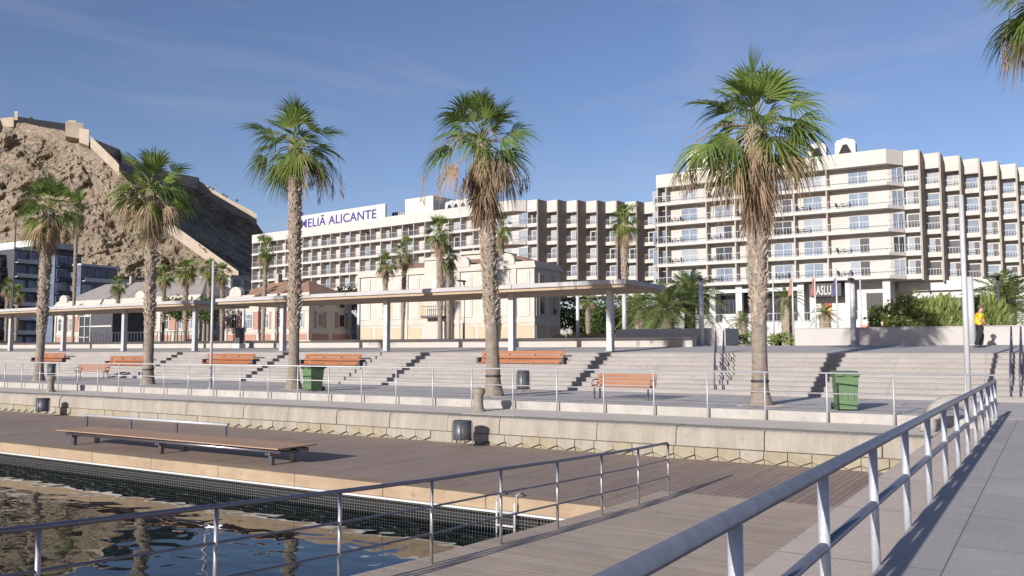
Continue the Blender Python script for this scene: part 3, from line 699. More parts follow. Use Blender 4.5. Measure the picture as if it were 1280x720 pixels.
# ================================================================= LAMPS, POLES, FLAGS
def lamp(px, top, v, z0, r, label, m, head=True, group='lamp posts', box=False, name='lamp_post'):
    h = at_v(px, top, v); t = thing(name, label, 'lamp post', (h.x, v, z0), 0, group); H = h.z-z0
    b = MB(); b.tube([(0,0,0),(0,0,H)], [r, r*.85], 14); b.lathe([(r*2,0),(r*2,.03),(r*1.1,.05)], n=16); b.build('pole', m, t, True)
    if head:
        b = MB(); b.prism([(-.05,-.75),(.05,-.75),(.12,-.5),(.12,.1),(-.12,.1),(-.12,-.5)], H-.02, H+.07); b.build('lamp_head', 'charcoal', t, bevel=.02)
    if box:
        b = MB(); b.box(-.14,.14,-.12-r,.12,.0,1.0); b.build('control_box', 'charcoal', t, bevel=.02)
    return t
lamp(1201, 244, 29.0, 0, .082, 'tall thick grey pole on the plaza left of the person in yellow', 'lamp_white', False)
lamp(267, 326, 25.3, 0, .065, 'slim blue-grey pole rising between the two canopies', 'post', False)
lamp(1065, 350, 46.0, 1.97, .15, 'white lamp post with dark side box before the planter wall', 'lamp_white', True, box=False)
lamp(876, 349, 45.6, 1.97, .14, 'white lamp post before the large date palm', 'lamp_white')
lamp(1212, 346, 46.0, 1.97, .17, 'white lamp post close behind the person in yellow', 'lamp_white', False)
lamp(722, 352, 46.0, 1.97, .12, 'white lamp post between two dry grass clumps', 'lamp_white')
lamp(780, 352, 49, 1.97, .15, 'pale lamp post just right of the canopy end post', 'lamp_white')
lamp(1247, 346, 54, 1.97, .09, 'thin dark lamp post behind the shrubs at the right', 'charcoal')
lamp(449, 366, 46, 1.97, .13, 'pale lamp post at the left corner of the cream building', 'lamp_white')
lamp(580, 352, 46, 1.97, .08, 'thin grey lamp post between the tall shaggy palm and the big sparse palm', 'post')
lamp(331-26, 378, 46, 1.97, .12, 'white lamp post beside the small control cabinet under the left canopy', 'lamp_white')
lamp(20, 276, 56, 1.97, .09, 'tall dark pole at the far left before the apartments', 'charcoal', False)
for i, (px, m, lab) in enumerate([(966, None, 'bare white flagpole left of the stout palm trunk edge'),(990,'flagorange','white flagpole with limp orange flag'),(1018,'red','white flagpole with limp red flag at the dark sign'),(1045,'flagblue','flagpole with limp dark blue flag right of the dark sign'),(1075, None, 'bare white flagpole furthest right')]):
    h = at_v(px, 338 if m else 350, 62); t = thing('flagpole', lab, 'flagpole', (h.x, 62, 1.97), 0, 'flagpoles before the hotel'); H = h.z-1.97
    b = MB(); b.tube([(0,0,0),(0,0,H)], [.07,.05], 10); b.lathe([(.02,H),(.08,H+.04),(.06,H+.12),(.01,H+.14)], n=10); b.build('pole', 'lamp_white', t, True)
    if m:
        b = MB(); n = 10; vs = []
        for k in range(n+1):
            z = H-.5-1.25*k/n
            for j in range(4): vs.append((-.05-.09*j*(.5+.5*k/n), .06*math.sin(j*2.2+k*.5), z-.05*j))
        for th in (0, .02): pass
        fs = [(k*4+j, k*4+j+1, k*4+j+5, k*4+j+4) for k in range(n) for j in range(3)]
        b.add(vs, fs); o = b.build('flag', m, t, True); s = o.modifiers.new('solid', 'SOLIDIFY'); s.thickness = .02

# ================================================================= BENCHES
def slat_bench(L, label, loc, rz=0, group=None, back_only=False, double=False):
    """park bench of three back slats and seat slats on dark cast brackets; front faces -y"""
    t = thing('slat_bench', label, 'bench', loc, rz, group)
    for k in range(3):
        b = MB(); z = .50+.135*k; y = .02+.035*k
        b.box(-L/2, L/2, y, y+.04, z, z+.105); b.build('back_slat', 'wood_bench', t, bevel=.01)
    for k in range(3):
        b = MB(); b.box(-L/2, L/2, -.46+.155*k, -.33+.155*k, .42, .455); b.build('seat_slat', 'wood_bench', t, bevel=.01)
    n = 2 if not double else 4
    for k in range(n):
        x = -L/2+.12+(L-.24)*k/(n-1); b = MB()
        b.box(x-.025, x+.025, -.44,-.39, 0, .415); b.box(x-.025, x+.025, .0, .05, 0, .42)
        b.box(x-.024, x+.024, -.44, .055, .38, .418)
        b.xprism([(.065,.40),(.115,.40),(.20,.90),(.155,.90)], x-.025, x+.025)
        b.build('leg_frame', 'darkmetal', t, bevel=.006)
    for x in (-L/2+.03, L/2-.03):
        b = MB(); b.tube([(x,.08,.66),(x,-.1,.68),(x,-.36,.66),(x,-.42,.6),(x,-.42,.44)], .02, 8); b.tube([(x,.06,.50),(x,-.40,.47)], .016, 8); b.build('armrest', 'darkmetal', t, True)
    return t
p0, p1 = at_z(738, 496, 0), at_z(811, 496, 0)
slat_bench(2.3, 'orange slatted park bench on the plaza right of the small grey litter bin', (-12.9, 28.1, 0))
def step_base(k): return RISE*k, STEP_V+TREAD*(k-.5)
def step_bench(pa, pb, yb, label, k):
    z, v = RISE*k, STEP_V+TREAD*(k-1)+.2
    a, c = at_v(pa, yb, v), at_v(pb, yb, v); L = c.x-a.x
    t = thing('step_bench', label, 'bench', ((a.x+c.x)/2, v, z), 0, 'slatted benches on the steps')
    H = .66
    for j in range(3):
        b = MB(); zz = .06+.20*j; b.box(-L/2, L/2, .10+.05*j, .15+.05*j, zz, zz+.165); b.build('back_slat', 'wood_bench', t, bevel=.01)
    b = MB()
    for j in range(3): b.box(-L/2, L/2, -.22+.11*j, -.13+.11*j, .0+.03, .07)
    b.build('seat_slat', 'wood_bench', t)
    for j in range(4):
        x = -L/2+.15+(L-.3)*j/3; b = MB()
        b.xprism([(-.21,0),(.30,0),(.30,.62),(.26,.62),(.07,.028),(-.21,.028)], x-.03, x+.03); b.build('bracket', 'darkmetal', t)
    for s in (-1, 1):
        b = MB(); b.box(s*(L/2+.09)-.07, s*(L/2+.09)+.07, -.1, .25, .0, .3); b.build('end_block', 'charcoal', t, bevel=.01)
for pa, pb, yb, lab, k in [(600, 702, 450, 'long orange slatted bench on the steps behind the sparse palm trunk', 6), (378, 448, 459, 'orange slatted bench on the steps behind the dark-sided green bin', 5),
        (256, 315, 448, 'orange slatted bench on the steps crossing the slim blue-grey pole', 5), (134, 179, 454, 'orange slatted bench on the steps left of the bushy palm trunk', 4),
        (42, 78, 444, 'orange slatted bench on the steps behind the leaning palm trunk', 5)]:
    step_bench(pa, pb, yb, lab, k)
q = at_z(116, 470, 0)
slat_bench(2.0, 'small orange bench on the plaza between the leaning palm and bushy palm', (at_v(117, 470, 31.5).x, 31.5, 0), .5)
# long deck bench
db = thing('deck_bench', 'very long low timber platform bench with steel back rail on the deck', 'bench', (-20.8, 15.2, DECK))
b = MB()
for k in range(9):
    b.box(-4.45, 5.0, -.62+k*.145, -.62+k*.145+.13, .415, .445)
b.build('seat', 'wood_deckbench', db, bevel=.006)
b = MB(); b.tube([(-4.2,-.42,.33),(4.9,-.42,.33)], .05, 12); b.build('front_tube', 'steel', db, True)
b = MB(); b.tube([(-4.2,.45,.33),(4.9,.45,.33)], .05, 12); b.build('rear_tube', 'steel', db, True)
for x in (-3.9, .2, 4.5):
    b = MB(); b.box(x-.09, x+.09, -.5, .5, .24, .30); b.box(x-.06, x+.06, -.42, -.30, 0, .24); b.box(x-.06, x+.06, .30, .42, 0, .24); b.build('leg', 'steel', db, bevel=.01)
b = MB(); b.tube([(-5.0,.62,.77),(1.7,.62,.77)], .045, 12); b.build('back_rail', 'white_rail', db, True)
for x in (-4.9, -2.65, -.5, 1.6):
    b = MB(); b.box(x-.06, x+.06, .60, .64, .43, .74); b.build('back_post', 'charcoal', db, bevel=.01)

# ================================================================= BINS
def wheelie(label, loc, rz, shade=False):
    t = thing('wheeled_bin', label, 'wheeled bin', loc, rz, 'green wheeled bins')
    b = MB(); p0_ = [(-.26,-.28),(.26,-.28),(.26,.28),(-.26,.28)]; p1_ = [(-.31,-.34),(.31,-.34),(.31,.36),(-.31,.36)]
    def ringbox(pa, za, pb, zb):
        b.add([(x,y,za) for x,y in pa]+[(x,y,zb) for x,y in pb], [(3,2,1,0),(4,5,6,7)]+[(i,(i+1)%4,4+(i+1)%4,4+i) for i in range(4)])
    ringbox(p0_, .04, p1_, .96); b.box(-.335,.335,-.37,.38,.945,.985)
    for x in (-.17, .0, .17): b.box(x-.012, x+.012, -.335, -.27, .30, .90)
    b.box(-.2,.2,-.30,-.26,.12,.16)
    b.build('body', 'green_bin', t, bevel=.02)
    b = MB(); b.xprism([(-.40,.99),(-.38,1.03),(-.1,1.09),(.30,1.10),(.42,1.06),(.42,.99)], -.35, .35)
    b.xprism([(-.44,.96),(-.40,.96),(-.40,1.02),(-.44,1.01)], -.30, -.12); b.xprism([(-.44,.96),(-.40,.96),(-.40,1.02),(-.44,1.01)], .12, .30)
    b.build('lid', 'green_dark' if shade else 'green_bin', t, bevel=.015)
    b = MB(); b.tube([(-.33,.46,1.0),(.33,.46,1.0)], .018, 8); b.box(-.33,-.28,.36,.47,.97,1.02); b.box(.28,.33,.36,.47,.97,1.02); b.build('handle', 'green_dark', t)
    for s in (-1, 1):
        b = MB(); n = 20
        b.xprism([(.30+.1*math.cos(2*PI*k/n), .1+.1*math.sin(2*PI*k/n)) for k in range(n)], s*.31-.03, s*.31+.03); b.build('wheel', 'rubber', t)
    return t
p = at_v(1057, 505, 26.2); wheelie('bright green wheeled bin standing right of the stout palm', (p.x, 26.2, 0), .38).scale = (1.0, 1.0, 1.03)
p = at_v(391, 485, 26.6); wheelie('green wheeled bin with one side in shade, right of the slender palm', (p.x, 26.6, 0), -.15, True)
def litter(label, loc, H=.8, r=.24, grp='litter bins'):
    t = thing('litter_bin', label, 'litter bin', loc, .4, grp)
    b = MB(); b.lathe([(r*.92,H*.28),(r,H*.3),(r,H*.94),(r*.93,H*.94),(r*.9,H*.32)], n=24); b.build('drum', 'binmetal', t, True)
    b = MB(); b.lathe([(r*1.02,H*.93),(r*1.05,H*.96),(r*.9,H*.99),(r*.86,H*.95)], n=24); b.build('rim', 'charcoal', t, True)
    for k in range(4):
        a = PI/2*k; b = MB(); b.tube([(math.cos(a)*r*1.12, math.sin(a)*r*1.12, 0),(math.cos(a)*r*1.12, math.sin(a)*r*1.12, H*.9)], .014, 6)
        b.tube([(math.cos(a)*r*1.12, math.sin(a)*r*1.12, H*.3),(math.cos(a)*r*.5, math.sin(a)*r*.5, H*.3)], .012, 6); b.build('leg', 'steel', t)
p = at_z(591, 557, DECK); litter('dark litter bin on the deck against the quay wall below the bollard', (p.x, 20.45, DECK), .78, .27)
p = at_v(55, 505, 20.5); litter('dark litter bin on the deck at the left, against the quay wall', (p.x, 20.45, DECK), .78, .27)
p = at_v(654, 490, 27.6); litter('grey litter bin on the plaza right of the sparse palm trunk', (p.x, 27.6, 0), .98, .23)
p = at_v(64, 470, 28.5); litter('dark litter bin on the plaza beside the leaning palm', (p.x, 28.5, 0), .95, .23)
# bollards
def bollard(px, label):
    p = at_v(px, 515, 23.3); b = MB()
    b.lathe([(.24,0),(.24,.04),(.18,.09),(.155,.28),(.16,.5),(.21,.58),(.23,.66),(.19,.74),(.08,.77)], n=24)
    tag(b.build('mooring_bollard', 'bollard', smooth=True, loc=(p.x, 23.3, LEDGE)), label, 'bollard', 'mooring bollards on the quay wall')
bollard(598, 'worn mooring bollard above the deck litter bin near the sparse palm')
bollard(62, 'mooring bollard at the far left of the quay wall')
# curved pipe arch
t = thing('pipe_arch', 'thick grey concrete half hoop standing on the quay top behind the pier railing', 'pipe', (-2.1, 23.9, LEDGE))
b = MB(); pts = [(-.8*math.cos(a)+.0, .0, .72*math.sin(a)) for a in [PI*k/16 for k in range(17)]]; b.tube(pts, .19, 16); b.build('hoop', 'concrete', t, True)
t.rotation_euler = (0,0,.8)
# stair handrails
def stair_rail(pa, label):
    a = at_v(pa, 480, STEP_V+.2); c = at_v(pa+2, 440, TER_V+.2)
    t = thing('stair_handrail', label, 'handrail', (a.x, a.y, RISE), 0, 'handrails on the steps'); dx, dy, dz = c.x-a.x, c.y-a.y, TER0-RISE
    b = MB(); b.tube([(0,-.0,.75),(0,0,.93),(dx*.03,dy*.03,.97),(dx,dy,dz+.97),(dx*1.12,dy*1.12,dz+.97),(dx*1.12,dy*1.12,dz+.0)], .022, 8); b.build('rail', 'bluemetal', t, True)
    b = MB(); b.tube([(0,0,.5),(dx,dy,dz+.5)], .02, 8); b.build('lower_rail', 'bluemetal', t, True)
    for f in (0, .5, 1.0):
        zb = RISE*math.floor((f*dy+.2)/TREAD); b = MB(); b.tube([(dx*f,dy*f,zb),(dx*f,dy*f,dz*f+.93)], .028, 8); b.build('post', 'bluemetal', t, True)
stair_rail(893, 'left dark blue handrail of the pair on the steps near the stout palm')
stair_rail(903, 'right dark blue handrail of the pair on the steps near the stout palm')
stair_rail(1263, 'left dark blue handrail of the pair at the right edge of the picture')
stair_rail(1275, 'outermost right dark blue handrail at the right edge of the picture')
# ================================================================= HOTELS
LV = [10.85, 13.85, 16.85, 19.85, 22.85]; RT = 27.5; PARZ = 25.6
def balcony_rail(b, x0, x1, y, z, axis='x', step=.42):
    def bx(a0, a1, c0, c1, z0, z1):
        if axis == 'x': b.box(a0, a1, c0, c1, z0, z1)
        else: b.box(c0, c1, a0, a1, z0, z1)
    bx(x0, x1, y-.03, y+.03, z+.98, z+1.04); bx(x0, x1, y-.02, y+.02, z+.08, z+.12)
    n = max(1, int((x1-x0)/step))
    for k in range(n+1):
        x = x0+(x1-x0)*k/n; bx(x-.014, x+.014, y-.014, y+.014, z, z+.98)
winc = {}
def window(parent, name, w, h, loc, rz, style):
    key = (name, w, h, style)
    if key not in winc:
        b = MB(); f = .07
        b.box(-w/2,w/2,-.05,.05,0,f); b.box(-w/2,w/2,-.05,.05,h-f,h)
        n = 2 if w > 1.5 else 1
        for k in range(n+1):
            x = -w/2+(w-f)*k/n; b.box(x, x+f, -.051, .051, f, h-f)
        fr = b.build(name, 'white', parent)
        b = MB(); b.box(-w/2+f, w/2-f, .0, .02, f, h-f)
        if style == 'c':      # half drawn curtain seen through the pane
            b = MB(); b.box(-w/2+f, -f/2, .0, .02, f, h-f); b.box(f/2, w/2-f, .0, .02, f, h-f, 1)
            pn = b.build('pane', ['curtain', 'glass_dark'], fr)
        else: pn = b.build('pane', {'g': 'glass', 'd': 'glass_dark', 'w': 'curtain'}[style], fr)
        winc[key] = (fr, pn)
    else:
        f0, p0_ = winc[key]; fr = f0.copy(); C.objects.link(fr); fr.parent = parent; pn = p0_.copy(); C.objects.link(pn); pn.parent = fr
    fr.location = loc; fr.rotation_euler = (0,0,rz)
def chair_proto():
    b = MB(); b.box(-.24,.24,-.24,.24,.40,.45); b.box(-.24,.24,.2,.25,.45,.92)
    for x in (-.22,.22):
        for y in (-.22,.22): b.box(x-.02,x+.02,y-.02,y+.02,0,.40)
        b.box(x-.02,x+.02,-.22,.22,.62,.65)
    return b
chair0 = None; table0 = None
def seat_set(world, rnd, hname):
    global chair0, table0
    for dx, rz in ((-.62, 1.2), (.62, -1.2)):
        if chair0 is None:
            chair0 = chair_proto().build('balcony_chair', 'charcoal'); o = chair0
            tag(o, 'dark balcony chair beside a small round table, behind a hotel balcony railing', 'chair', 'chairs on the hotel balconies')
        else: o = chair0.copy(); C.objects.link(o)
        o.location = world+Vector((dx,0,0)); o.rotation_euler = (0,0,rz+rnd.uniform(-.5,.5))
    if table0 is None:
        b = MB(); b.lathe([(.02,0),(.22,.0),(.2,.03),(.03,.05),(.03,.68),(.32,.69),(.33,.72),(.02,.73)], n=16); table0 = b.build('balcony_table', 'charcoal'); o = table0
        tag(o, 'small round table between two balcony chairs behind a hotel railing', 'table', 'tables on the hotel balconies')
    else: o = table0.copy(); C.objects.link(o)
    o.location = world
def hotel(root, L, bays, win_w, levels, left_open, corner, units, du, dv, finmat, finw, wstyle, seats, skip=lambda i, l: False, win_off=.5, DY=1.6, seed=1):
    rnd = random.Random(seed); Mx = root.matrix_basis.copy() if False else Matrix.Translation(root.location) @ Matrix.Rotation(root.rotation_euler.z, 4, 'Z')
    Z0 = root.location.z; bz = lambda z: z-Z0
    cx, cy = corner
    poly = [(0,DY),(L,DY),(L+cx,cy+.2),(L+cx,cy+14),(0,16)]
    b = MB(); b.prism(poly, bz(levels[0]-.01), bz(RT-1.0)); b.build('wall', 'hotel', root)
    # parapet and balcony slabs follow the front and turn the corner
    sl = [(0,0),(L,0),(L+cx,cy-.3),(L+cx,cy+1.4),(L,DY+.3),(0,DY+.3)]
    b = MB(); b.prism(sl, bz(PARZ), bz(RT)); b.build('parapet', 'hotel_par', root)
    b = MB(); b.box(.3, L-.3, DY+.35, 15.5, bz(RT-1.0), bz(RT-.9)); b.build('roof', 'concrete', root)
    for l in levels:
        b = MB(); b.prism(sl, bz(l), bz(l+.42)); b.build('balcony_slab', 'hotel_par', root)
        b = MB(); balcony_rail(b, .1, L-.05, .08, bz(l+.42)); 
        n = 6
        for k in range(n+1):
            t = k/n; x = L+cx*t*.97; y = .08+(cy-.3)*t; b.box(x-.014, x+.014, y-.014, y+.014, bz(l+.42), bz(l+1.4))
        b.add([(L,.05,bz(l+1.4)),(L+cx*.97,cy-.25,bz(l+1.4)),(L+cx*.97,cy-.25,bz(l+1.46)),(L,.05,bz(l+1.46)),(L,.10,bz(l+1.4)),(L+cx*.97,cy-.20,bz(l+1.4)),(L+cx*.97,cy-.20,bz(l+1.46)),(L,.10,bz(l+1.46))],
              [(0,1,2,3),(5,4,7,6),(3,2,6,7),(0,4,5,1)])
        b.build('balcony_rail', 'post', root)
    xs = [0]+bays+[L]
    for l, nxt in zip(levels, levels[1:]+[PARZ]):
        for i, x in enumerate([.1]+bays):
            if skip(i, l): continue
            b = MB(); b.box(x-.09, x+.09, .15, DY-.001, bz(l+.421), bz(nxt-.001)); b.build('partition', 'partition', root)
        for i in range(len(xs)-1):
            if skip(i, l): continue
            x0, x1 = xs[i], xs[i+1]
            wx = x0+(x1-x0)*(win_off if i % 2 else 1-win_off); wx = min(max(wx, x0+win_w/2+.2), x1-win_w/2-.15)
            st = rnd.choice(wstyle)
            window(root, 'window', win_w, 2.1, (wx, DY-.03, bz(l+.43)), 0, st)
            if seats and rnd.random() < seats:
                sx = wx+(1.9 if wx < (x0+x1)/2 else -1.9) if (x1-x0) > 4 else wx
                w = Mx @ Vector((min(max(sx, x0+1), x1-1), .85, bz(l+.425))); seat_set(w, rnd, '')
        # corner window
        a = math.atan2(cy-DY+.2, cx); window(root, 'corner_window', 1.6, 2.1, (L+cx*.55, DY+(cy+.2-DY)*.55-.06, bz(l+.43)), a, rnd.choice(wstyle))
    # stepped wing
    for k in range(units):
        ux, uy = L+cx+k*du, cy+k*dv
        b = MB(); b.box(ux, ux+du-.001, uy+1.3, uy+9, bz(levels[0]), bz(RT-1)); b.build('wing_wall', 'hotel', root)
        b = MB(); b.box(ux+.02, ux+du-finw-.002, uy, uy+3.3, bz(PARZ-.1), bz(RT)); b.build('wing_parapet', 'hotel_par', root)
        b = MB(); b.box(ux+du-finw, ux+du, uy-.25, uy+dv+1.3, bz(levels[0]-.2), bz(RT-.05)); b.build('fin', finmat, root)
        if finmat == 'fin_tan' and k >= 7:
            for l in levels: b = MB(); b.box(ux+.02, ux+du-finw-.02, uy-.12, uy-.01, bz(l+.1), bz(l+1.75)); b.build('balcony_screen', 'screen', root)
        for l in levels:
            b = MB(); b.box(ux+.001, ux+du-finw-.001, uy, uy+1.299, bz(l), bz(l+.62)); b.build('wing_slab', 'hotel_par', root)
            b = MB(); balcony_rail(b, ux+.03, ux+du-finw-.03, uy+.06, bz(l+.45), step=.3); b.build('wing_rail', 'post', root)
            window(root, 'wing_window', du-finw-.35, 2.1, (ux+(du-finw)/2, uy+1.27, bz(l+.42)), 0, rnd.choice(wstyle))
def cooling_unit(world, rz, label, s=1.0):
    t = thing('rooftop_unit', label, 'rooftop unit', world, rz, 'cooling units on the hotel roofs')
    b = MB(); b.yprism([(-1.0,0),(1.0,0),(1.0,1.5),(.75,1.8),(-.75,1.8),(-1.0,1.5)], -.9, .9); b.build('housing', 'white', t)
    b = MB(); b.yprism([(-.75,.15),(.75,.15),(.2,1.3),(-.2,1.3)], -.93, -.905); b.build('louvre', 'black', t)
    b = MB(); b.lathe([(.55,1.8),(.6,2.05),(.5,2.08),(.45,1.9)], n=16); b.build('fan_ring', 'post', t); t.scale = (s,)*3
def corner_from(px, py, v): return at_v(px, py, v)
# right hotel
A = at_v(820, 221, 117); B = at_v(1107, 183, 117)
HR = thing('hotel_building', 'cream hotel with stacked balconies on the right, behind the stout palm', 'building', (A.x, 117, 1.97))
LR = B.x-A.x
baysR = [at_v(p, 260, 117).x-A.x for p in (832, 882, 918, 957, 992, 1033)]
hotel(HR, LR, baysR, 2.5, LV, True, (1.6, 2.7), 9, 2.05, 3.25, 'fin_tan', .22, 'gggcgwcdc', .7, seed=4)
# left hotel
A2 = at_d(315, 298, 192); B2 = at_d(640, 253, 147)
ang = math.atan2(B2.y-A2.y, B2.x-A2.x); L2 = (B2-A2).xy.length
HL = thing('hotel_building', 'long cream hotel with blue roof lettering and a brown-finned wing, behind the old buildings', 'building', (A2.x, A2.y, 1.97), ang)
baysL = [L2*k/25 for k in range(1, 25)]
hotel(HL, L2, baysL, 1.35, LV, True, (1.6, 2.2), 8, 2.5, 2.35, 'fin', .28, 'wwcgd', 0, skip=lambda i, l: (l < 12 and i > 9) or (l < 15 and i > 17), win_off=.68, seed=9)
# roof sign of the long hotel
def on_roof(px, py):     # point on the long hotel's front plane
    r = ray(px, py); n = Vector((-math.sin(ang), math.cos(ang), 0)); s = (A2-Vector((0,0,EYE))).dot(n)/r.dot(n)
    w = Vector((0,0,EYE))+r*s; d = w-A2; return d.x*math.cos(ang)+d.y*math.sin(ang), w.z
s0, _ = on_roof(366, 275); s1, z1 = on_roof(480, 254)
b = MB(); b.box(s0, s1, .35, .75, RT-1.97-.4, z1-1.97); b.build('sign_board', 'white', HL)
tx0, _ = on_roof(374, 270); tx1, _ = on_roof(469, 270)
tt = text_mesh('MELIÃ ALICANTE', 2.55, .04, 'sign_lettering', 'lilac', HL, (tx0, .30, RT-1.97+.15))
w = max(v.co.x for v in tt.data.vertices); tt.scale = ((tx1-tx0)/w, 1.0, 1)
# stair tower and vents on its roof
a0, _ = on_roof(501, 245); a1, z1 = on_roof(536, 245)
b = MB(); b.box(a0, a1, 1.2, 9, RT-1.97-1, z1-1.97+.3); b.build('stair_tower', 'white', HL)
b = MB(); b.box(a0-6.5, a0-1.5, 4, 8, RT-1.97-1, RT-1.97+1.6)
for k in range(8): b.box(a0-6.4+k*.6, a0-6.1+k*.6, 3.9, 3.99, RT-1.97-.5, RT-1.97+1.5, 1)
b.build('plant_room', ['charcoal', 'post'], HL)
Mh = Matrix.Translation(HL.location) @ Matrix.Rotation(ang, 4, 'Z')
for i, px in enumerate((556, 564, 573, 582, 592)):
    s, _ = on_roof(px, 255); cooling_unit(Mh @ Vector((s, 2.2, RT-1.97-.35)), ang, ['first','second','third','fourth','fifth'][i]+' white cooling unit from the left in the row on the long hotel roof', 1.05)
b = MB(); s, _ = on_roof(358, 290); b.lathe([(.9,0),(.9,2.0),(.5,2.1),(.5,5.0),(.75,5.1),(.75,5.6),(.1,6.0)], (s-2.0, 5, RT-1.97-1), 14); b.build('chimney', 'concrete', HL)
for i, (px, sc) in enumerate([(874, 1.6), (1022, 1.2), (1057, 1.3)]):
    p = at_v(px, (187, 179, 174)[i], 121); cooling_unit(Vector((p.x, 121, p.z-2.05*sc)), .1, ['tall white cooling unit seen through the stout palm crown', 'small white cooling unit on the right hotel roof', 'white cooling unit nearest the corner of the right hotel roof'][i], sc)
# right hotel ground floors (own local coordinates of the root)
def lx(px, v=117): return at_v(px, 380, v).x-A.x
g0 = 0.0
b = MB(); b.box(.2, LR-.4, 3.6, 16, 0, LV[0]-1.97-.012, 0); b.build('lower_wall', 'white', HR)
b = MB(); b.box(LR-.4, LR+24, 7.6, 30, 0, LV[0]-1.97-.03, 0); b.build('lower_wing', 'white', HR)
b = MB(); b.box(LR, LR+24, 6.9, 7.3, LV[0]-1.97-1.3, LV[0]-1.97-.05, 0); b.build('fascia', 'white', HR)
for px in (893, 926, 952, 1003, 1063, 1110):
    x = lx(px, 119); b = MB(); b.box(x-.45, x+.45, 1.1, 1.9, 0, LV[0]-1.97-.004); b.build('pillar', 'white', HR, bevel=.03)
for k, (pa, pb, lo, hi) in enumerate([(902, 922, 5.0, 8.2), (930, 948, 5.0, 8.2), (962, 999, 3.6, 8.4), (1084, 1105, 3.9, 7.3), (872, 888, 5.0, 8.0)]):
    xa, xb = lx(pa, 120.6), lx(pb, 120.6); b = MB()
    b.box(xa, xb, 3.5, 3.59, lo, hi, 1)
    n = 4
    for j in range(n+1): x = xa+(xb-xa)*j/n; b.box(x-.05, x+.05, 3.45, 3.499, lo, hi, 0)
    b.build('ground_window', ['charcoal', 'glass_dark'], HR)
for k in range(5):
    x = LR+1.2+k*4.4; b = MB(); b.box(x, x+3.4, 7.5, 7.59, 3.0, 6.6, 1)
    for j in range(5): b.box(x+.85*j-.05, x+.85*j+.05, 7.45, 7.499, 3.0, 6.6, 0)
    b.build('ground_window', ['charcoal', 'glass_dark'], HR)
b = MB(); xa, xb = lx(858, 117), lx(1003, 117); b.box(xa, xb, .9, 1.3, 6.9+.9, 8.1+.2); b.build('fascia', 'white', HR)
# dark sign
sa, sb = lx(1016, 118), lx(1046, 118)
b = MB(); b.box(lx(1012,118), lx(1052,118), .9, 3.5, 6.9, LV[0]-1.97-.02); b.build('sign_box', 'charcoal', HR)
st_ = text_mesh('RASLUA', 1.5, .03, 'sign_lettering', 'white', HR, (sa, .85, 7.15)); w = max(v.co.x for v in st_.data.vertices); st_.scale = ((sb-sa)/w, 1.12, 1)
b = MB(); x = lx(1034, 120.4); b.box(x-.55, x+.55, 3.42, 3.58, 3.0, 5.6, 0); b.box(x-.55, x+.55, 3.40, 3.58, 5.601, 6.1, 1); b.build('poster_panel', ['yellow', 'red'], HR)
# podium in front of the hotel
xa, xb = at_v(868, 400, 104).x, at_v(1140, 400, 104).x
PD = thing('podium', 'low white podium with dark garage openings in front of the right hotel', 'building', ((xa+xb)/2, 104, 1.97)); hw = (xb-xa)/2
b = MB(); b.box(-hw, hw, 0, 11, 1.55, 3.2); 
for px in (868, 918, 1003, 1067, 1092, 1140):
    x = at_v(px, 400, 104).x-PD.location.x; b.box(x-.7, x+.7, .02, 10.9, -.2, 1.549)
b.box(-hw, hw, 9, 10.9, -.2, 1.549, 1); b.box(-hw, -hw+9.5, .03, 1, .0, 1.548, 0)
b.build('wall', ['white', 'black'], PD)
b = MB(); balcony_rail(b, -hw+.1, hw-.1, .1, 3.2, step=.5); b.build('balustrade', 'post', PD)
xo = at_v(1074, 404, 103).x; xo2 = at_v(1105, 404, 103).x
van = thing('orange_awning', 'orange awning box low on the podium at the right', 'awning', ((xo+xo2)/2, 103, 1.97)); w2 = (xo2-xo)/2
b = MB(); b.xprism([(0,1.3),(.75,1.3),(.75,2.6),(.3,2.6)], -w2, w2); b.build('cover', 'orange', van, bevel=.03)
b = MB()
for x in (-w2+.1, w2-.1): b.box(x-.05, x+.05, .1, .2, -.0, 1.3)
b.build('leg', 'white', van)
for o in kids(van): pass
# white dome tent beside the date palms
p = at_v(822, 420, 60); b = MB(); n = 16; b.lathe([(2.0*math.cos(a), 1.5*math.sin(a)+.0) for a in [PI/2*k/8 for k in range(8)]]+[(.02,1.5)], n=20)
tag(b.build('tent', 'white', smooth=True, loc=(p.x+.7, 60, 1.97)), 'low white domed tent beneath the date palms', 'tent')
# dark restaurant pavilion under the trees between cream building and hotel
xa, xb = at_v(703, 400, 90).x, at_v(800, 400, 90).x
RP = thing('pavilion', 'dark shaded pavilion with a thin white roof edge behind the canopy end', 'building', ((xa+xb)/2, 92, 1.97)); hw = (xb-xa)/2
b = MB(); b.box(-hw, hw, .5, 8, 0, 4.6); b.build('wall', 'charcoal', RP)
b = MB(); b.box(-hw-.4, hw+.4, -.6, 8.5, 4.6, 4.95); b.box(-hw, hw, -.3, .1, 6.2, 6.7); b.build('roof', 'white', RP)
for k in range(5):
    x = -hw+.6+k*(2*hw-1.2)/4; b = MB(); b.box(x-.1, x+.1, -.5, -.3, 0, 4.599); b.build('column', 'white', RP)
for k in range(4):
    x = -hw+1.2+k*(2*hw-2.4)/3.4; b = MB(); b.box(x, x+2.0, .42, .499, .5, 3.6); b.build('window', 'glass_dark', RP)

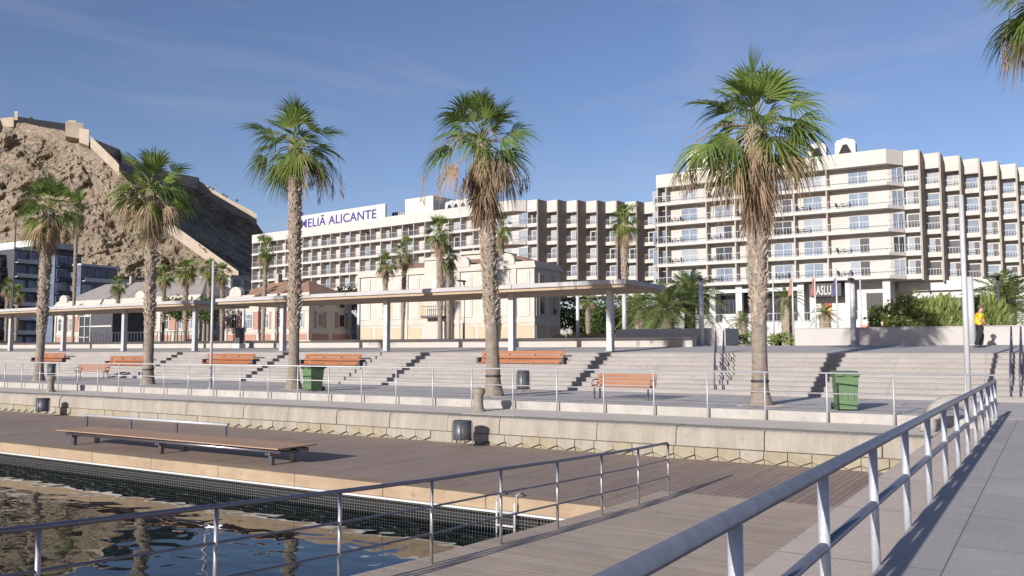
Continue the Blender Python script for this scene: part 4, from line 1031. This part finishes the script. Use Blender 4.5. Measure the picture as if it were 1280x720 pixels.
# ================================================================= OLD BUILDINGS
def old_building(label, px0, px1, v, D, zc, wallm, panelm, roofm, roofz, pitchx, low=None, panels=None, sidepanel=None, rows=1, upper=True, parapet=.5, dome=()):
    a, c = at_v(px0, 400, v), at_v(px1, 400, v); L = c.x-a.x
    t = thing('old_building', label, 'building', (a.x, v, 1.97)); H = zc-1.97
    b = MB(); b.box(0, L, 0, D, 0, H); b.build('wall', wallm, t)
    b = MB(); b.box(-.25, L+.25, -.25, D+.25, H-.35, H-.12); b.box(-.12, L+.12, -.12, D+.12, H-.119, H+.12); b.box(0-.08, L+.08, -.08, .2, H*.30, H*.36); b.box(0-.081, L+.081, -.081, .2, H*.70, H*.74)
    b.build('cornice', 'stucco', t)
    if parapet:
        b = MB(); b.box(0, L, 0, .3, H+.121, H+parapet); b.box(L-.3, L, .3, D, H+.121, H+parapet); b.build('parapet', wallm, t)
    n = max(2, int(L/pitchx)); pw = L/n
    for k in range(n):
        x = pw*(k+.5)
        for (z0, z1, w, arch) in ([(H*.40, H*.66, .95, False)]+([(H*.77, H*.90, .9, False)] if upper else [])):
            fr = MB(); fr.box(-w/2-.15, w/2+.15, -.10, -.001, -.15, z1-z0+.2); f = fr.build('window', 'white', t); f.location = (x, 0, z0)
            pn = MB(); pn.box(-w/2, w/2, -.14, -.101, 0, z1-z0)
            for j in range(2): pn.box(-.03+(j-.5)*w*.5, .03+(j-.5)*w*.5, -.17, -.141, 0, z1-z0, 1)
            pn.box(-w/2, w/2, -.168, -.143, (z1-z0)*.62, (z1-z0)*.67, 1)
            g_ = pn.build('pane', [('cream' if panelm == 'apricot' else ('glass' if (k*7) % 3 else 'glass_dark')), 'white'], f)
        if panels and panels(k, n):
            x = pw*k
            b = MB(); b.box(x-pw*.26 if k else .1, x+pw*.22, -.06, -.001, H*.37, H*.695); b.build('wall_panel', panelm, t)
        if low: 
            b = MB(); b.box(pw*k+.25, pw*(k+1)-.25, -.05, -.001, .25, H*.27); b.build('base_panel', low, t)
    for k in range(n+1):
        if k % 3 == 0:
            b = MB(); b.box(pw*k-.28 if k else -.05, pw*k+.28 if k < n else L+.05, -.16, -.001, 0, H-.36); b.build('pilaster', 'stucco', t)
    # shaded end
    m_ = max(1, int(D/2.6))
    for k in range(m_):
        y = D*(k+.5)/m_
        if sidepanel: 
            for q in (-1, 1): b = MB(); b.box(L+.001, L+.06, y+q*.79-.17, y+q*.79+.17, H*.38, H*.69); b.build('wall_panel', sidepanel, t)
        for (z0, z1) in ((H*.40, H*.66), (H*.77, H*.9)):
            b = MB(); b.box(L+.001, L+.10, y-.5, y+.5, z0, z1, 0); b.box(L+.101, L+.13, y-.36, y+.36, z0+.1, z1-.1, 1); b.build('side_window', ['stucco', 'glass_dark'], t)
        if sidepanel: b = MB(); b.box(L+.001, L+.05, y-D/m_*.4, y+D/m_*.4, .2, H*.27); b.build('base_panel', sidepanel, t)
    for dx in dome:
        b = MB(); x = dx*L; nn = 14; b.yprism([(x-1.0,H+.1)]+[(x-1.0*math.cos(PI*k/nn), H+.5+.75*math.sin(PI*k/nn)) for k in range(nn+1)]+[(x+1.0,H+.1)], -.18, .4); b.build('pediment', 'stucco', t, bevel=.03)
    if roofz:
        rh = roofz-1.97; e = .2; y0, y1 = e, D-e; ym = (y0+y1)/2; q = min((y1-y0)/2, L/3)
        D2 = max(D, 7)
        y1 = D2; ym = D2/2; q = min(D2/2, L/3.2)
        b = MB(); b.add([(e,y0,H+.13),(L-e,y0,H+.13),(L-e,y1,H+.13),(e,y1,H+.13),(e+q,ym,rh),(L-e-q,ym,rh)], [(0,1,5,4),(1,2,5),(2,3,4,5),(3,0,4),(3,2,1,0)]); b.build('roof', roofm, t)
        b = MB(); b.box(L*.35-.3, L*.35+.3, ym-.3, ym+.3, H+.3, rh+.9); b.build('chimney', 'stucco_dk', t)
    return t
zc = at_v(668, 330, 72).z
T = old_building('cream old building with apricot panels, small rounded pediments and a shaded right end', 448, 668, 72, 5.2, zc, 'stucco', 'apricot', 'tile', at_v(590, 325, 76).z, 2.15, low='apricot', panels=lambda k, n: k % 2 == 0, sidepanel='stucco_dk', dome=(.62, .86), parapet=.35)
# central block rising behind its roof
a = at_v(573, 330, 79); c = at_v(606, 330, 79)
b = MB(); zt = at_v(590, 309, 79).z; b.box(a.x-T.location.x, c.x-T.location.x, 8, 13, 5, zt-1.97-.7); b.build('tower_block', 'stucco', T)
b = MB(); b.box(a.x-T.location.x-.3, c.x-T.location.x+.3, 7.7, 13.3, zt-1.97-.69, zt-1.97-.3); b.box(a.x-T.location.x+.05, c.x-T.location.x-.05, 7.95, 7.999, zt-1.97-2.4, zt-1.97-1.2, 1); b.build('tower_cornice', ['stucco', 'apricot'], T)
a = at_v(533, 340, 71.7)
b = MB(); x = a.x-T.location.x; b.box(x-.1, x+3.4, -.5, -.1, 0, zc-1.97+1.0); b.box(x-.3, x+3.6, -.7, .2, zc-1.97+1.001, zc-1.97+1.3); b.box(x+.9, x+2.4, -.56, -.501, 5.0, 7.0, 1); b.build('entrance_bay', ['stucco', 'white'], T)
b = MB(); b.box(x+.3, x+3.0, -1.6, -.51, 3.1, 3.3, 0); balcony_rail(b, x+.3, x+3.0, -1.55, 3.3, step=.25); b.build('balcony', 'charcoal', T)
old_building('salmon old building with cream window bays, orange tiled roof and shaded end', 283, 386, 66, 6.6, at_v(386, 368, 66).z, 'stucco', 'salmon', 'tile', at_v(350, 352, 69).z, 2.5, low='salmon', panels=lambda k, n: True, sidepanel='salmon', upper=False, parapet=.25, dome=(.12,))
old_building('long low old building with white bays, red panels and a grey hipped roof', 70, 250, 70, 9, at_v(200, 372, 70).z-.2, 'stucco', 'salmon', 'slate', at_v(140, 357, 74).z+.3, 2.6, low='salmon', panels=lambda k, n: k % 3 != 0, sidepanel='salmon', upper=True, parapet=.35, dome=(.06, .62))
# glazed kiosk
a, c = at_v(98, 420, 56), at_v(140, 420, 56); L = c.x-a.x
K = thing('glass_kiosk', 'dark glazed kiosk with slanted roof edge behind the left canopy', 'kiosk', (a.x, 56, 1.97))
b = MB(); b.box(L*.36, L, .0, 4, 0, 3.9); b.build('body', 'charcoal', K)
b = MB()
for k in range(3): b.box(.1+k*L*.17-.05, .1+k*L*.17+.05, -.05, .05, 0, 3.6)
for z in (.05, 1.2, 2.4, 3.55): b.box(.05, L*.36, -.05, .05, z, z+.08)
b.build('frame', 'white', K)
b = MB(); b.box(.12, L*.36, .02, .04, .1, 3.5); b.build('pane', 'glass_dark', K)
b = MB(); b.xprism([(-.4,3.901),(4.3,3.901),(4.3,4.1),(-.4,4.35)], -.4, L+.2); b.build('roof', 'charcoal', K)
b = MB(); b.box(L*.36+.1, L-.1, -.06, -.005, 2.35, 2.5); b.build('sign_strip', 'white', K)
# glass balustrade on the low wall at left
b = MB(); x0_, x1_ = at_v(108, 430, 45.2).x, at_v(240, 430, 45.2).x; k = x0_
while k < x1_: b.box(k, k+.05, 45.05, 45.1, 2.461, 3.25); k += .45
b.box(x0_, x1_, 45.05, 45.1, 3.2501, 3.3)
tag(b.build('wall_balustrade', 'lamp_white'), 'fine pale balustrade standing on the low wall at the left', 'railing')
# control cabinet with dark top (left canopy)
p = at_v(299, 430, 43.2); t = thing('control_cabinet', 'small dark cabinet on a white base under the end of the left canopy', 'cabinet', (p.x, 43.2, terz(43.2)))
b = MB(); b.box(-.35,.35,-.3,.3,0,.35); b.build('base', 'white', t, bevel=.02)
b = MB(); b.box(-.25,.25,-.2,.2,.351,1.45); b.box(-.28,.28,-.23,.23,1.451,1.5); b.build('body', 'charcoal', t, bevel=.02)

# ================================================================= DARK APARTMENTS (their ends face away from the sun)
def flats(label, px0, px1, v, top, floors, mats, seed, zbase=1.97):
    """block whose +x end wall faces the camera; px0..px1 spans that end wall"""
    rnd = random.Random(seed)
    a = at_v(px0, 400, v); r = ray(px1, 400); v1 = a.x*r.y/r.x     # the end wall runs from v to v1 at x = a.x
    H = at_v(px0, top, v).z-zbase; D = v1-v
    t = thing('apartment_block', label, 'building', (a.x, v, zbase))
    b = MB(); b.box(-22, 0, 0, D, 0, H); b.build('wall', mats[0], t)
    b = MB(); b.box(-22.3, .5, -.3, D+.3, H+.001, H+.5); b.build('roof', mats[1], t)
    fh = H/floors
    for k in range(floors):
        b = MB(); b.box(.001, 1.2, .4, D-.4, fh*k+.2, fh*k+.42); b.box(1.1, 1.16, .4, D-.4, fh*k+.42, fh*k+1.15, 0); b.build('balcony', mats[1], t)
        n = max(2, int(D/3.2))
        for j in range(n):
            y = D*(j+.5)/n; w = D/n*.38
            b = MB(); b.box(.001, .06, y-w, y+w, fh*k+.6, fh*k+fh*.9, 0); b.box(.061, .09, y-w+.1, y-.05, fh*k+.7, fh*k+fh*.86, 1); b.box(.061, .09, y+.05, y+w-.1, fh*k+.7, fh*k+fh*.86, 1)
            b.build('window', [mats[2], rnd.choice(['glass_dark', 'glass', 'glass_dark', 'bluegrey'])], t)
    return t
flats('dark glazed apartment block right of the leaning palm', 66, 99, 118, 318, 7, ('bluegrey', 'charcoal', 'post'), 1)
flats('blue-grey low block with flat roof over the grey hipped roof', 99, 145, 122, 332, 5, ('bluegrey', 'post', 'charcoal'), 2)
flats('dark apartment block with balconies left of the leaning palm trunk', 14, 48, 112, 312, 7, ('charcoal', 'post', 'bluegrey'), 3)
flats('grey-blue balconied block at the very left edge', -40, 12, 104, 318, 6, ('bluegrey', 'charcoal', 'post'), 4)
flats('low dim house row at the foot of the rocky hill', 148, 178, 134, 348, 3, ('stucco_dk', 'charcoal', 'post'), 5)
flats('pale glazed block at the hill foot left of the long hotel', 287, 316, 150, 346, 5, ('post', 'concrete', 'white'), 6)
a, c = at_v(8, 306, 128), at_v(40, 306, 128)
t = thing('penthouse_block', 'white-topped upper storey with an orange wall at the left below the hill', 'building', (a.x, 128, 1.97)); L = c.x-a.x; H = at_v(8, 304, 128).z-1.97
b = MB(); b.box(-10, L, 0, 12, 0, H-1.8); b.build('wall', 'charcoal', t)
b = MB(); b.box(-10, L+1, -.5, 12.5, H-1.79, H); b.build('parapet', 'white', t)
b = MB(); b.box(0, L*.3, -.2, -.001, H-4.6, H-1.8); b.build('orange_wall', 'apricot', t)

# ================================================================= HILL AND CASTLE
def interp(tab, x):
    if x <= tab[0][0]: return tab[0][1]
    for (a, b_), (c, d) in zip(tab, tab[1:]):
        if x <= c: return b_+(d-b_)*(x-a)/(c-a)
    return tab[-1][1]
SKY = [(-140,160),(-60,152),(0,151),(14,150),(28,153),(45,157),(78,163),(100,172),(118,180),(150,198),(160,205),(190,214),(217,222),(248,229),(262,240),(290,257),(310,268),(320,278),(338,303),(420,372),(470,420)]
CREST = [(150,90),(165,104),(172,112),(205,146),(250,180),(285,216),(315,258),(345,300),(400,340),(430,352)]
def hill_d(px, py):
    xc = interp(CREST, py); d = 470+(430-py)*.42
    w = px-xc
    if w < 0: d += min(-w, 60)*.55+max(0, -w-60)*.12 - 10*math.exp(-((px-30)/28)**2)*max(0, (py-180)/150)
    else: d += min(w*4.2, 280)*min(1, (py-150)/60+.3)
    return d
NX, NY = 320, 170; vs = []; fs = []
for i in range(NX+1):
    px = -140+610*i/NX; top = interp(SKY, px)
    for j in range(NY+1):
        t_ = j/NY; py = 440+(top-440)*t_
        d = hill_d(px, py); p = at_d(px, py, d); xc = interp(CREST, py)
        steep = 1.0 if px < xc else .5
        q = Vector((p.x*.02, p.y*.02, p.z*.03))
        f = noise.fractal(q, .75, 2.1, 7); rg = noise.ridged_multi_fractal(Vector((q.x*1.6, q.y*1.6, q.z*2.6))+Vector((5,3,1)), .8, 2.1, 6, 1.0, 2.0)-1.2
        fade = min(1, (1-t_)*10+.05)*min(1, t_*8)
        amp = (13*f-5.5*rg)*steep*fade
        dirn = Vector((ray(px, py).x, ray(px, py).y, 0)).normalized()
        z_n = 2.6*noise.fractal(q*3.1, 1.0, 2.0, 4)*fade
        # cliff bands
        vs.append((p.x+dirn.x*amp, p.y+dirn.y*amp, max(.5, p.z+z_n)))
for i in range(NX):
    for j in range(NY): a = i*(NY+1)+j; fs.append((a, a+NY+1, a+NY+2, a+1))
# back slope so the hill is solid
o0 = len(vs)
for i in range(NX+1):
    px = -140+610*i/NX; x, y, z = vs[i*(NY+1)+NY]; d = Vector((x, y, 0)).normalized()
    vs.append((x+d.x*90, y+d.y*90, z*.75)); vs.append((x+d.x*320, y+d.y*320, 0))
for i in range(NX):
    a = i*(NY+1)+NY; c = a+NY+1; fs.append((a, c, o0+2*i+2, o0+2*i)); fs.append((o0+2*i, o0+2*i+2, o0+2*i+3, o0+2*i+1))
hm = bpy.data.materials.new('hill_rock'); hm.use_nodes = True; nt = hm.node_tree; pb = nt.nodes['Principled BSDF']; pb.inputs['Roughness'].default_value = .95; pb.inputs['Specular IOR Level'].default_value = .1
g = nt.nodes.new('ShaderNodeNewGeometry')
def nz(scale, detail, rough=.65, vec=None):
    n = nt.nodes.new('ShaderNodeTexNoise'); n.inputs['Scale'].default_value = scale; n.inputs['Detail'].default_value = detail; n.inputs['Roughness'].default_value = rough
    nt.links.new(vec or g.outputs['Position'], n.inputs['Vector']); return n.outputs['Fac']
def ramp(f, a, b_):
    m_ = nt.nodes.new('ShaderNodeMapRange'); m_.inputs['From Min'].default_value = a; m_.inputs['From Max'].default_value = b_; nt.links.new(f, m_.inputs['Value']); return m_.outputs[0]
mp = nt.nodes.new('ShaderNodeMapping'); mp.inputs['Scale'].default_value = (1, 1, 2.2); nt.links.new(g.outputs['Position'], mp.inputs[0])
base = mixc(nt, ramp(nz(.035, 8, .7, mp.outputs[0]), .35, .65), (.32, .26, .20), (.47, .40, .315))
base = mixc(nt, ramp(nz(.22, 8, .75, mp.outputs[0]), .40, .72), base, (.23, .18, .135))
sx = nt.nodes.new('ShaderNodeSeparateXYZ'); nt.links.new(g.outputs['Position'], sx.inputs[0])
scr = nmath(nt, 'MAXIMUM', ramp(nz(.28, 7, .8), .50, .58), nmath(nt, 'MULTIPLY', ramp(nz(.022, 3, .5), .5, .6), ramp(nz(.5, 6, .8), .38, .5)))
sep = nt.nodes.new('ShaderNodeSeparateXYZ'); nt.links.new(g.outputs['Normal'], sep.inputs[0])
scr = nmath(nt, 'MULTIPLY', scr, ramp(sep.outputs[2], .05, .4))
base = mixc(nt, nmath(nt, 'MULTIPLY', scr, .8), base, (.09, .088, .055))
nt.links.new(base, pb.inputs['Base Color'])
bp = nt.nodes.new('ShaderNodeBump'); bp.inputs['Strength'].default_value = 1; bp.inputs['Distance'].default_value = 5
nt.links.new(nz(.12, 10, .72, mp.outputs[0]), bp.inputs['Height']); nt.links.new(bp.outputs['Normal'], pb.inputs['Normal'])
b = MB(); b.add(vs, fs); struct('hill', b, hm, 'steep rocky tan hill with scrub', 'hill', smooth=False)
CA = thing('castle', 'stone castle walls running over the crest and down the rocky hill', 'castle', at_d(95, 165, 560))
def hill_wall(pts, th, name, m='castle', cren=False):
    """pts: (px, py_top, py_bottom, depth)"""
    b = MB(); o = CA.location; n = len(pts); vs = []
    for px, yt, yb, d in pts:
        a = at_d(px, yt, d)-o; c = at_d(px, yb, d)-o; k = Vector((ray(px, yt).x, ray(px, yt).y, 0)).normalized()*th
        vs += [a, c, c+k, a+k]
    fs = []
    for i in range(n-1):
        s = 4*i
        for j in range(4): fs.append((s+j, s+(j+1)%4, s+4+(j+1)%4, s+4+j))
    fs += [(0,3,2,1), (4*n-4, 4*n-3, 4*n-2, 4*n-1)]
    b.add(vs, fs); return b.build(name, m, CA)
hd = lambda px, py: hill_d(px, py)-3
hill_wall([(-140,146,166,620),(-40,144,162,600),(0,148,160,hd(0,152)),(17,146,158,hd(17,152))], 5, 'outer_wall')
hill_wall([(17.5,145,162,hd(17,152)),(50,150,168,hd(17,152)+36),(86,155,176,hd(17,152)+78)], 5, 'upper_wall')
hill_wall([(82,151,170,hd(84,165)-12),(104,154,174,hd(100,172)-2)], 16, 'keep')
hill_wall([(99,160,178,hd(104,174)-6),(111,162,182,hd(108,178)-8)], 10, 'gate_tower')
hill_wall([(18,139,150,hd(20,154)-1),(22,139,150,hd(22,154)-1)], 3, 'turret')
hill_wall([(86,150,153,hd(88,160)+4),(95,151,154,hd(95,165)+4)], 8, 'upper_block')
# lit wall descending the crest
cr_ = []
for py in range(174, 216, 6):
    px = interp(CREST, py)-1; cr_.append((px, py-4, py+10, hill_d(px, py)-9))
hill_wall(cr_, 3, 'crest_wall')
cr_ = []
for py in range(268, 352, 7):
    px = interp(CREST, py)-2; cr_.append((px, py-6, py+9, hill_d(px, py)-9))
hill_wall(cr_, 3, 'lower_crest_wall')
hill_wall([(118,174,186,hill_d(118,182)-2),(150,187,203,hill_d(150,200)-2),(152,192,206,hill_d(152,203)-2),(163,199,212,hill_d(163,208)-2),(190,208,220,hill_d(190,216)-2),(217,216,228,hill_d(217,224)-2),(249,222,238,hill_d(249,232)-2)], 4, 'north_wall')
hill_wall([(249,226,240,hill_d(249,232)-3),(270,239,252,hill_d(270,246)-3),(290,251,266,hill_d(290,259)-3),(312,262,277,hill_d(312,271)-3),(321,268,284,hill_d(321,280)-3)], 5, 'end_wall')
b = MB(); o = CA.location; rnd = random.Random(2)
for (px, py) in ((39,148),(262,234),(266,236),(279,243),(283,245),(296,250)):
    foliage(b, at_d(px, py+1, hill_d(px, py+8)-2)-o, (1.6,1.6,1.4), 90, .9, rnd)
b.build('wall_scrub', 'tree', CA, tone=True)

# ================================================================= PERSON
def person(loc, rz):
    """elderly man strolling towards the right, hands joined before him"""
    t = thing('person', 'man in yellow shirt and black trousers strolling on the terrace before the plain wall', 'person', loc, rz)
    def skin(name, verts, edges, radii, m, sub=2, root=0):
        me = bpy.data.meshes.new(name); me.from_pydata(verts, edges, []); o = bpy.data.objects.new(name, me); C.objects.link(o); o.parent = t
        s = o.modifiers.new('skin', 'SKIN'); s.use_smooth_shade = True
        for i, r_ in enumerate(radii): me.skin_vertices[0].data[i].radius = (r_, r_) if not isinstance(r_, tuple) else r_
        me.skin_vertices[0].data[root].use_root = True
        ss = o.modifiers.new('sub', 'SUBSURF'); ss.levels = sub; ss.render_levels = sub; me.materials.append(M[m]); return o
    # x = walking direction
    V = [(0,0,.93),(0,0,1.08),(.01,0,1.25),(.02,0,1.42),(.035,0,1.50),(.07,0,1.56),(.085,0,1.66),(.09,0,1.74),
         (.0,.09,.88),(.10,.10,.50),(.04,.10,.09),(.15,.11,.045), (.0,-.09,.88),(-.02,-.10,.49),(-.16,-.10,.10),(-.07,-.11,.045),
         (.02,.19,1.41),(-.03,.23,1.15),(.16,.13,1.00),(.24,.05,.97), (.02,-.19,1.41),(-.02,-.24,1.15),(.15,-.14,1.00),(.24,-.03,.96)]
    Ed = [(0,1),(1,2),(2,3),(3,4),(4,5),(5,6),(6,7),(0,8),(8,9),(9,10),(10,11),(0,12),(12,13),(13,14),(14,15),(3,16),(16,17),(17,18),(18,19),(3,20),(20,21),(21,22),(22,23)]
    R = [.09,(.09,.10),(.09,.11),(.07,.09),.056,.062,.088,.06, .07,.05,.035,.03, .07,.05,.035,.03, .06,.047,.035,.03, .06,.047,.035,.03]
    skin('body', V, Ed, R, 'skin')
    V = [(0,0,.93),(.01,0,1.10),(.015,0,1.27),(.01,0,1.41),(.02,.0,1.46),(.0,.185,1.40),(-.03,.245,1.20),(.0,-.185,1.40),(-.02,-.25,1.20)]
    skin('shirt', V, [(0,1),(1,2),(2,3),(3,4),(3,5),(5,6),(3,7),(7,8)], [(.155,.175),(.16,.18),(.155,.185),(.115,.15),.075,.082,.075,.082,.075], 'shirt')
    V = [(0,0,1.0),(0,0,.86),(.02,.095,.74),(.10,.10,.50),(.045,.10,.07),(.02,-.095,.74),(-.02,-.10,.49),(-.155,-.10,.08)]
    skin('trousers', V, [(0,1),(1,2),(2,3),(3,4),(1,5),(5,6),(6,7)], [(.145,.165),(.14,.15),.105,.088,.08,.105,.088,.08], 'trousers')
    for (x, y, z, a) in ((.09,.105,.0,0),(-.11,-.105,.0,0)):
        b = MB(); b.lathe([(.05,0),(.055,.03),(.045,.075),(.02,.09)], n=12); o = b.build('shoe', 'shoe', t, True); o.location = (x, y, z); o.scale = (2.5, 1, 1)
    b = MB(); b.lathe([(.098,-.02),(.102,.03),(.088,.08),(.05,.11),(.01,.12)], n=16); o = b.build('hair', 'hair', t, True); o.location = (.07,0,1.69); o.rotation_euler = (0,-.35,0)
    b = MB(); b.tube([(.165,0,1.69),(.195,0,1.655),(.17,0,1.645)], [.012,.018,.01], 8)
    for s in (-1, 1):
        b.tube([(.09,s*.088,1.69),(.085,s*.1,1.66),(.09,s*.09,1.63)], [.014,.018,.01], 6)
    b.build('face_features', 'skin', t, True)
    for s in (-1, 1):
        b = MB(); b.lathe([(.004,-.012),(.013,-.006),(.013,.006),(.004,.012)], (.158,s*.035,1.685), 8); b.build('eye', 'black', t, True)
        # hands: palm with curled fingers
        b = MB(); px_, py_, pz_ = .25, .03*s, .965
        b.tube([(px_-.03,py_+.02*s,pz_+.01),(px_+.03,py_,pz_-.01)], [.03,.034], 10)
        for k in range(4):
            y = py_+(k-1.5)*.017; b.tube([(px_+.03,y,pz_-.0-.005*k),(px_+.065,y-s*.006,pz_-.01),(px_+.08,y-s*.015,pz_-.04),(px_+.062,y-s*.02,pz_-.058+.004*k)], [.0095,.009,.0085,.007], 7)
        b.tube([(px_-.01,py_-s*.02,pz_+.015),(px_+.025,py_-s*.045,pz_+.02),(px_+.05,py_-s*.05,pz_+.005)], [.012,.011,.008], 7)
        b.build('hand', 'skin', t, True)
    return t
pp = at_v(1225, 431, 42.5)
person((pp.x, 42.5, terz(42.5)), YAW-.25).scale = (1.22, 1.22, 1.03)

# ================================================================= LIGHT, SKY, CAMERA
sun_dir = Vector((.058, 1, -.30)).normalized()       # the way the light travels
sl = bpy.data.lights.new('Sun', 'SUN'); sl.energy = 4.3; sl.angle = math.radians(.53); sl.color = (1.0, .94, .865)
so = bpy.data.objects.new('Sun', sl); C.objects.link(so); so.rotation_euler = sun_dir.to_track_quat('-Z', 'Y').to_euler(); so.location = (0,0,60)
w = bpy.data.worlds.new('World'); SC.world = w; w.use_nodes = True; nt = w.node_tree; bg = nt.nodes['Background']
sk = nt.nodes.new('ShaderNodeTexSky'); sk.sky_type = 'NISHITA'; sk.sun_disc = False
sk.sun_elevation = math.asin(-sun_dir.z); sk.sun_rotation = math.atan2(-sun_dir.x, -sun_dir.y); sk.altitude = 0; sk.air_density = 1.0; sk.dust_density = .3; sk.ozone_density = 4.5
tc = nt.nodes.new('ShaderNodeTexCoord'); mp = nt.nodes.new('ShaderNodeMapping'); nt.links.new(tc.outputs['Generated'], mp.inputs[0]); mp.inputs['Scale'].default_value = (1.4, 1.4, 5.5); mp.inputs['Rotation'].default_value = (.35, .12, .3)
n = nt.nodes.new('ShaderNodeTexNoise'); n.inputs['Scale'].default_value = 2.3; n.inputs['Detail'].default_value = 8; n.inputs['Roughness'].default_value = .58; n.inputs['Distortion'].default_value = .7; nt.links.new(mp.outputs[0], n.inputs['Vector'])
mr = nt.nodes.new('ShaderNodeMapRange'); mr.inputs['From Min'].default_value = .47; mr.inputs['From Max'].default_value = .80; mr.inputs['To Max'].default_value = .30; nt.links.new(n.outputs['Fac'], mr.inputs['Value'])
cc = mixc(nt, mr.outputs[0], mixc(nt, 1.0, sk.outputs[0], (1.10, .87, .88), 'MULTIPLY'), (3.9, 3.7, 4.4))
nt.links.new(cc, bg.inputs['Color']); bg.inputs['Strength'].default_value = .085
cam = bpy.data.cameras.new('Camera'); co = bpy.data.objects.new('Camera', cam); C.objects.link(co); SC.camera = co
co.location = (0, 0, EYE); co.rotation_euler = (PI/2+PITCH, 0, YAW); cam.sensor_width = 36; cam.lens = 36*FPX/1280; cam.clip_end = 8000; cam.clip_start = .05
SC.view_settings.view_transform = 'Standard'; SC.view_settings.look = 'None'; SC.view_settings.gamma = 1; SC.view_settings.exposure = .70
SC.render.engine = 'CYCLES'; SC.render.resolution_x = 1024; SC.render.resolution_y = 576
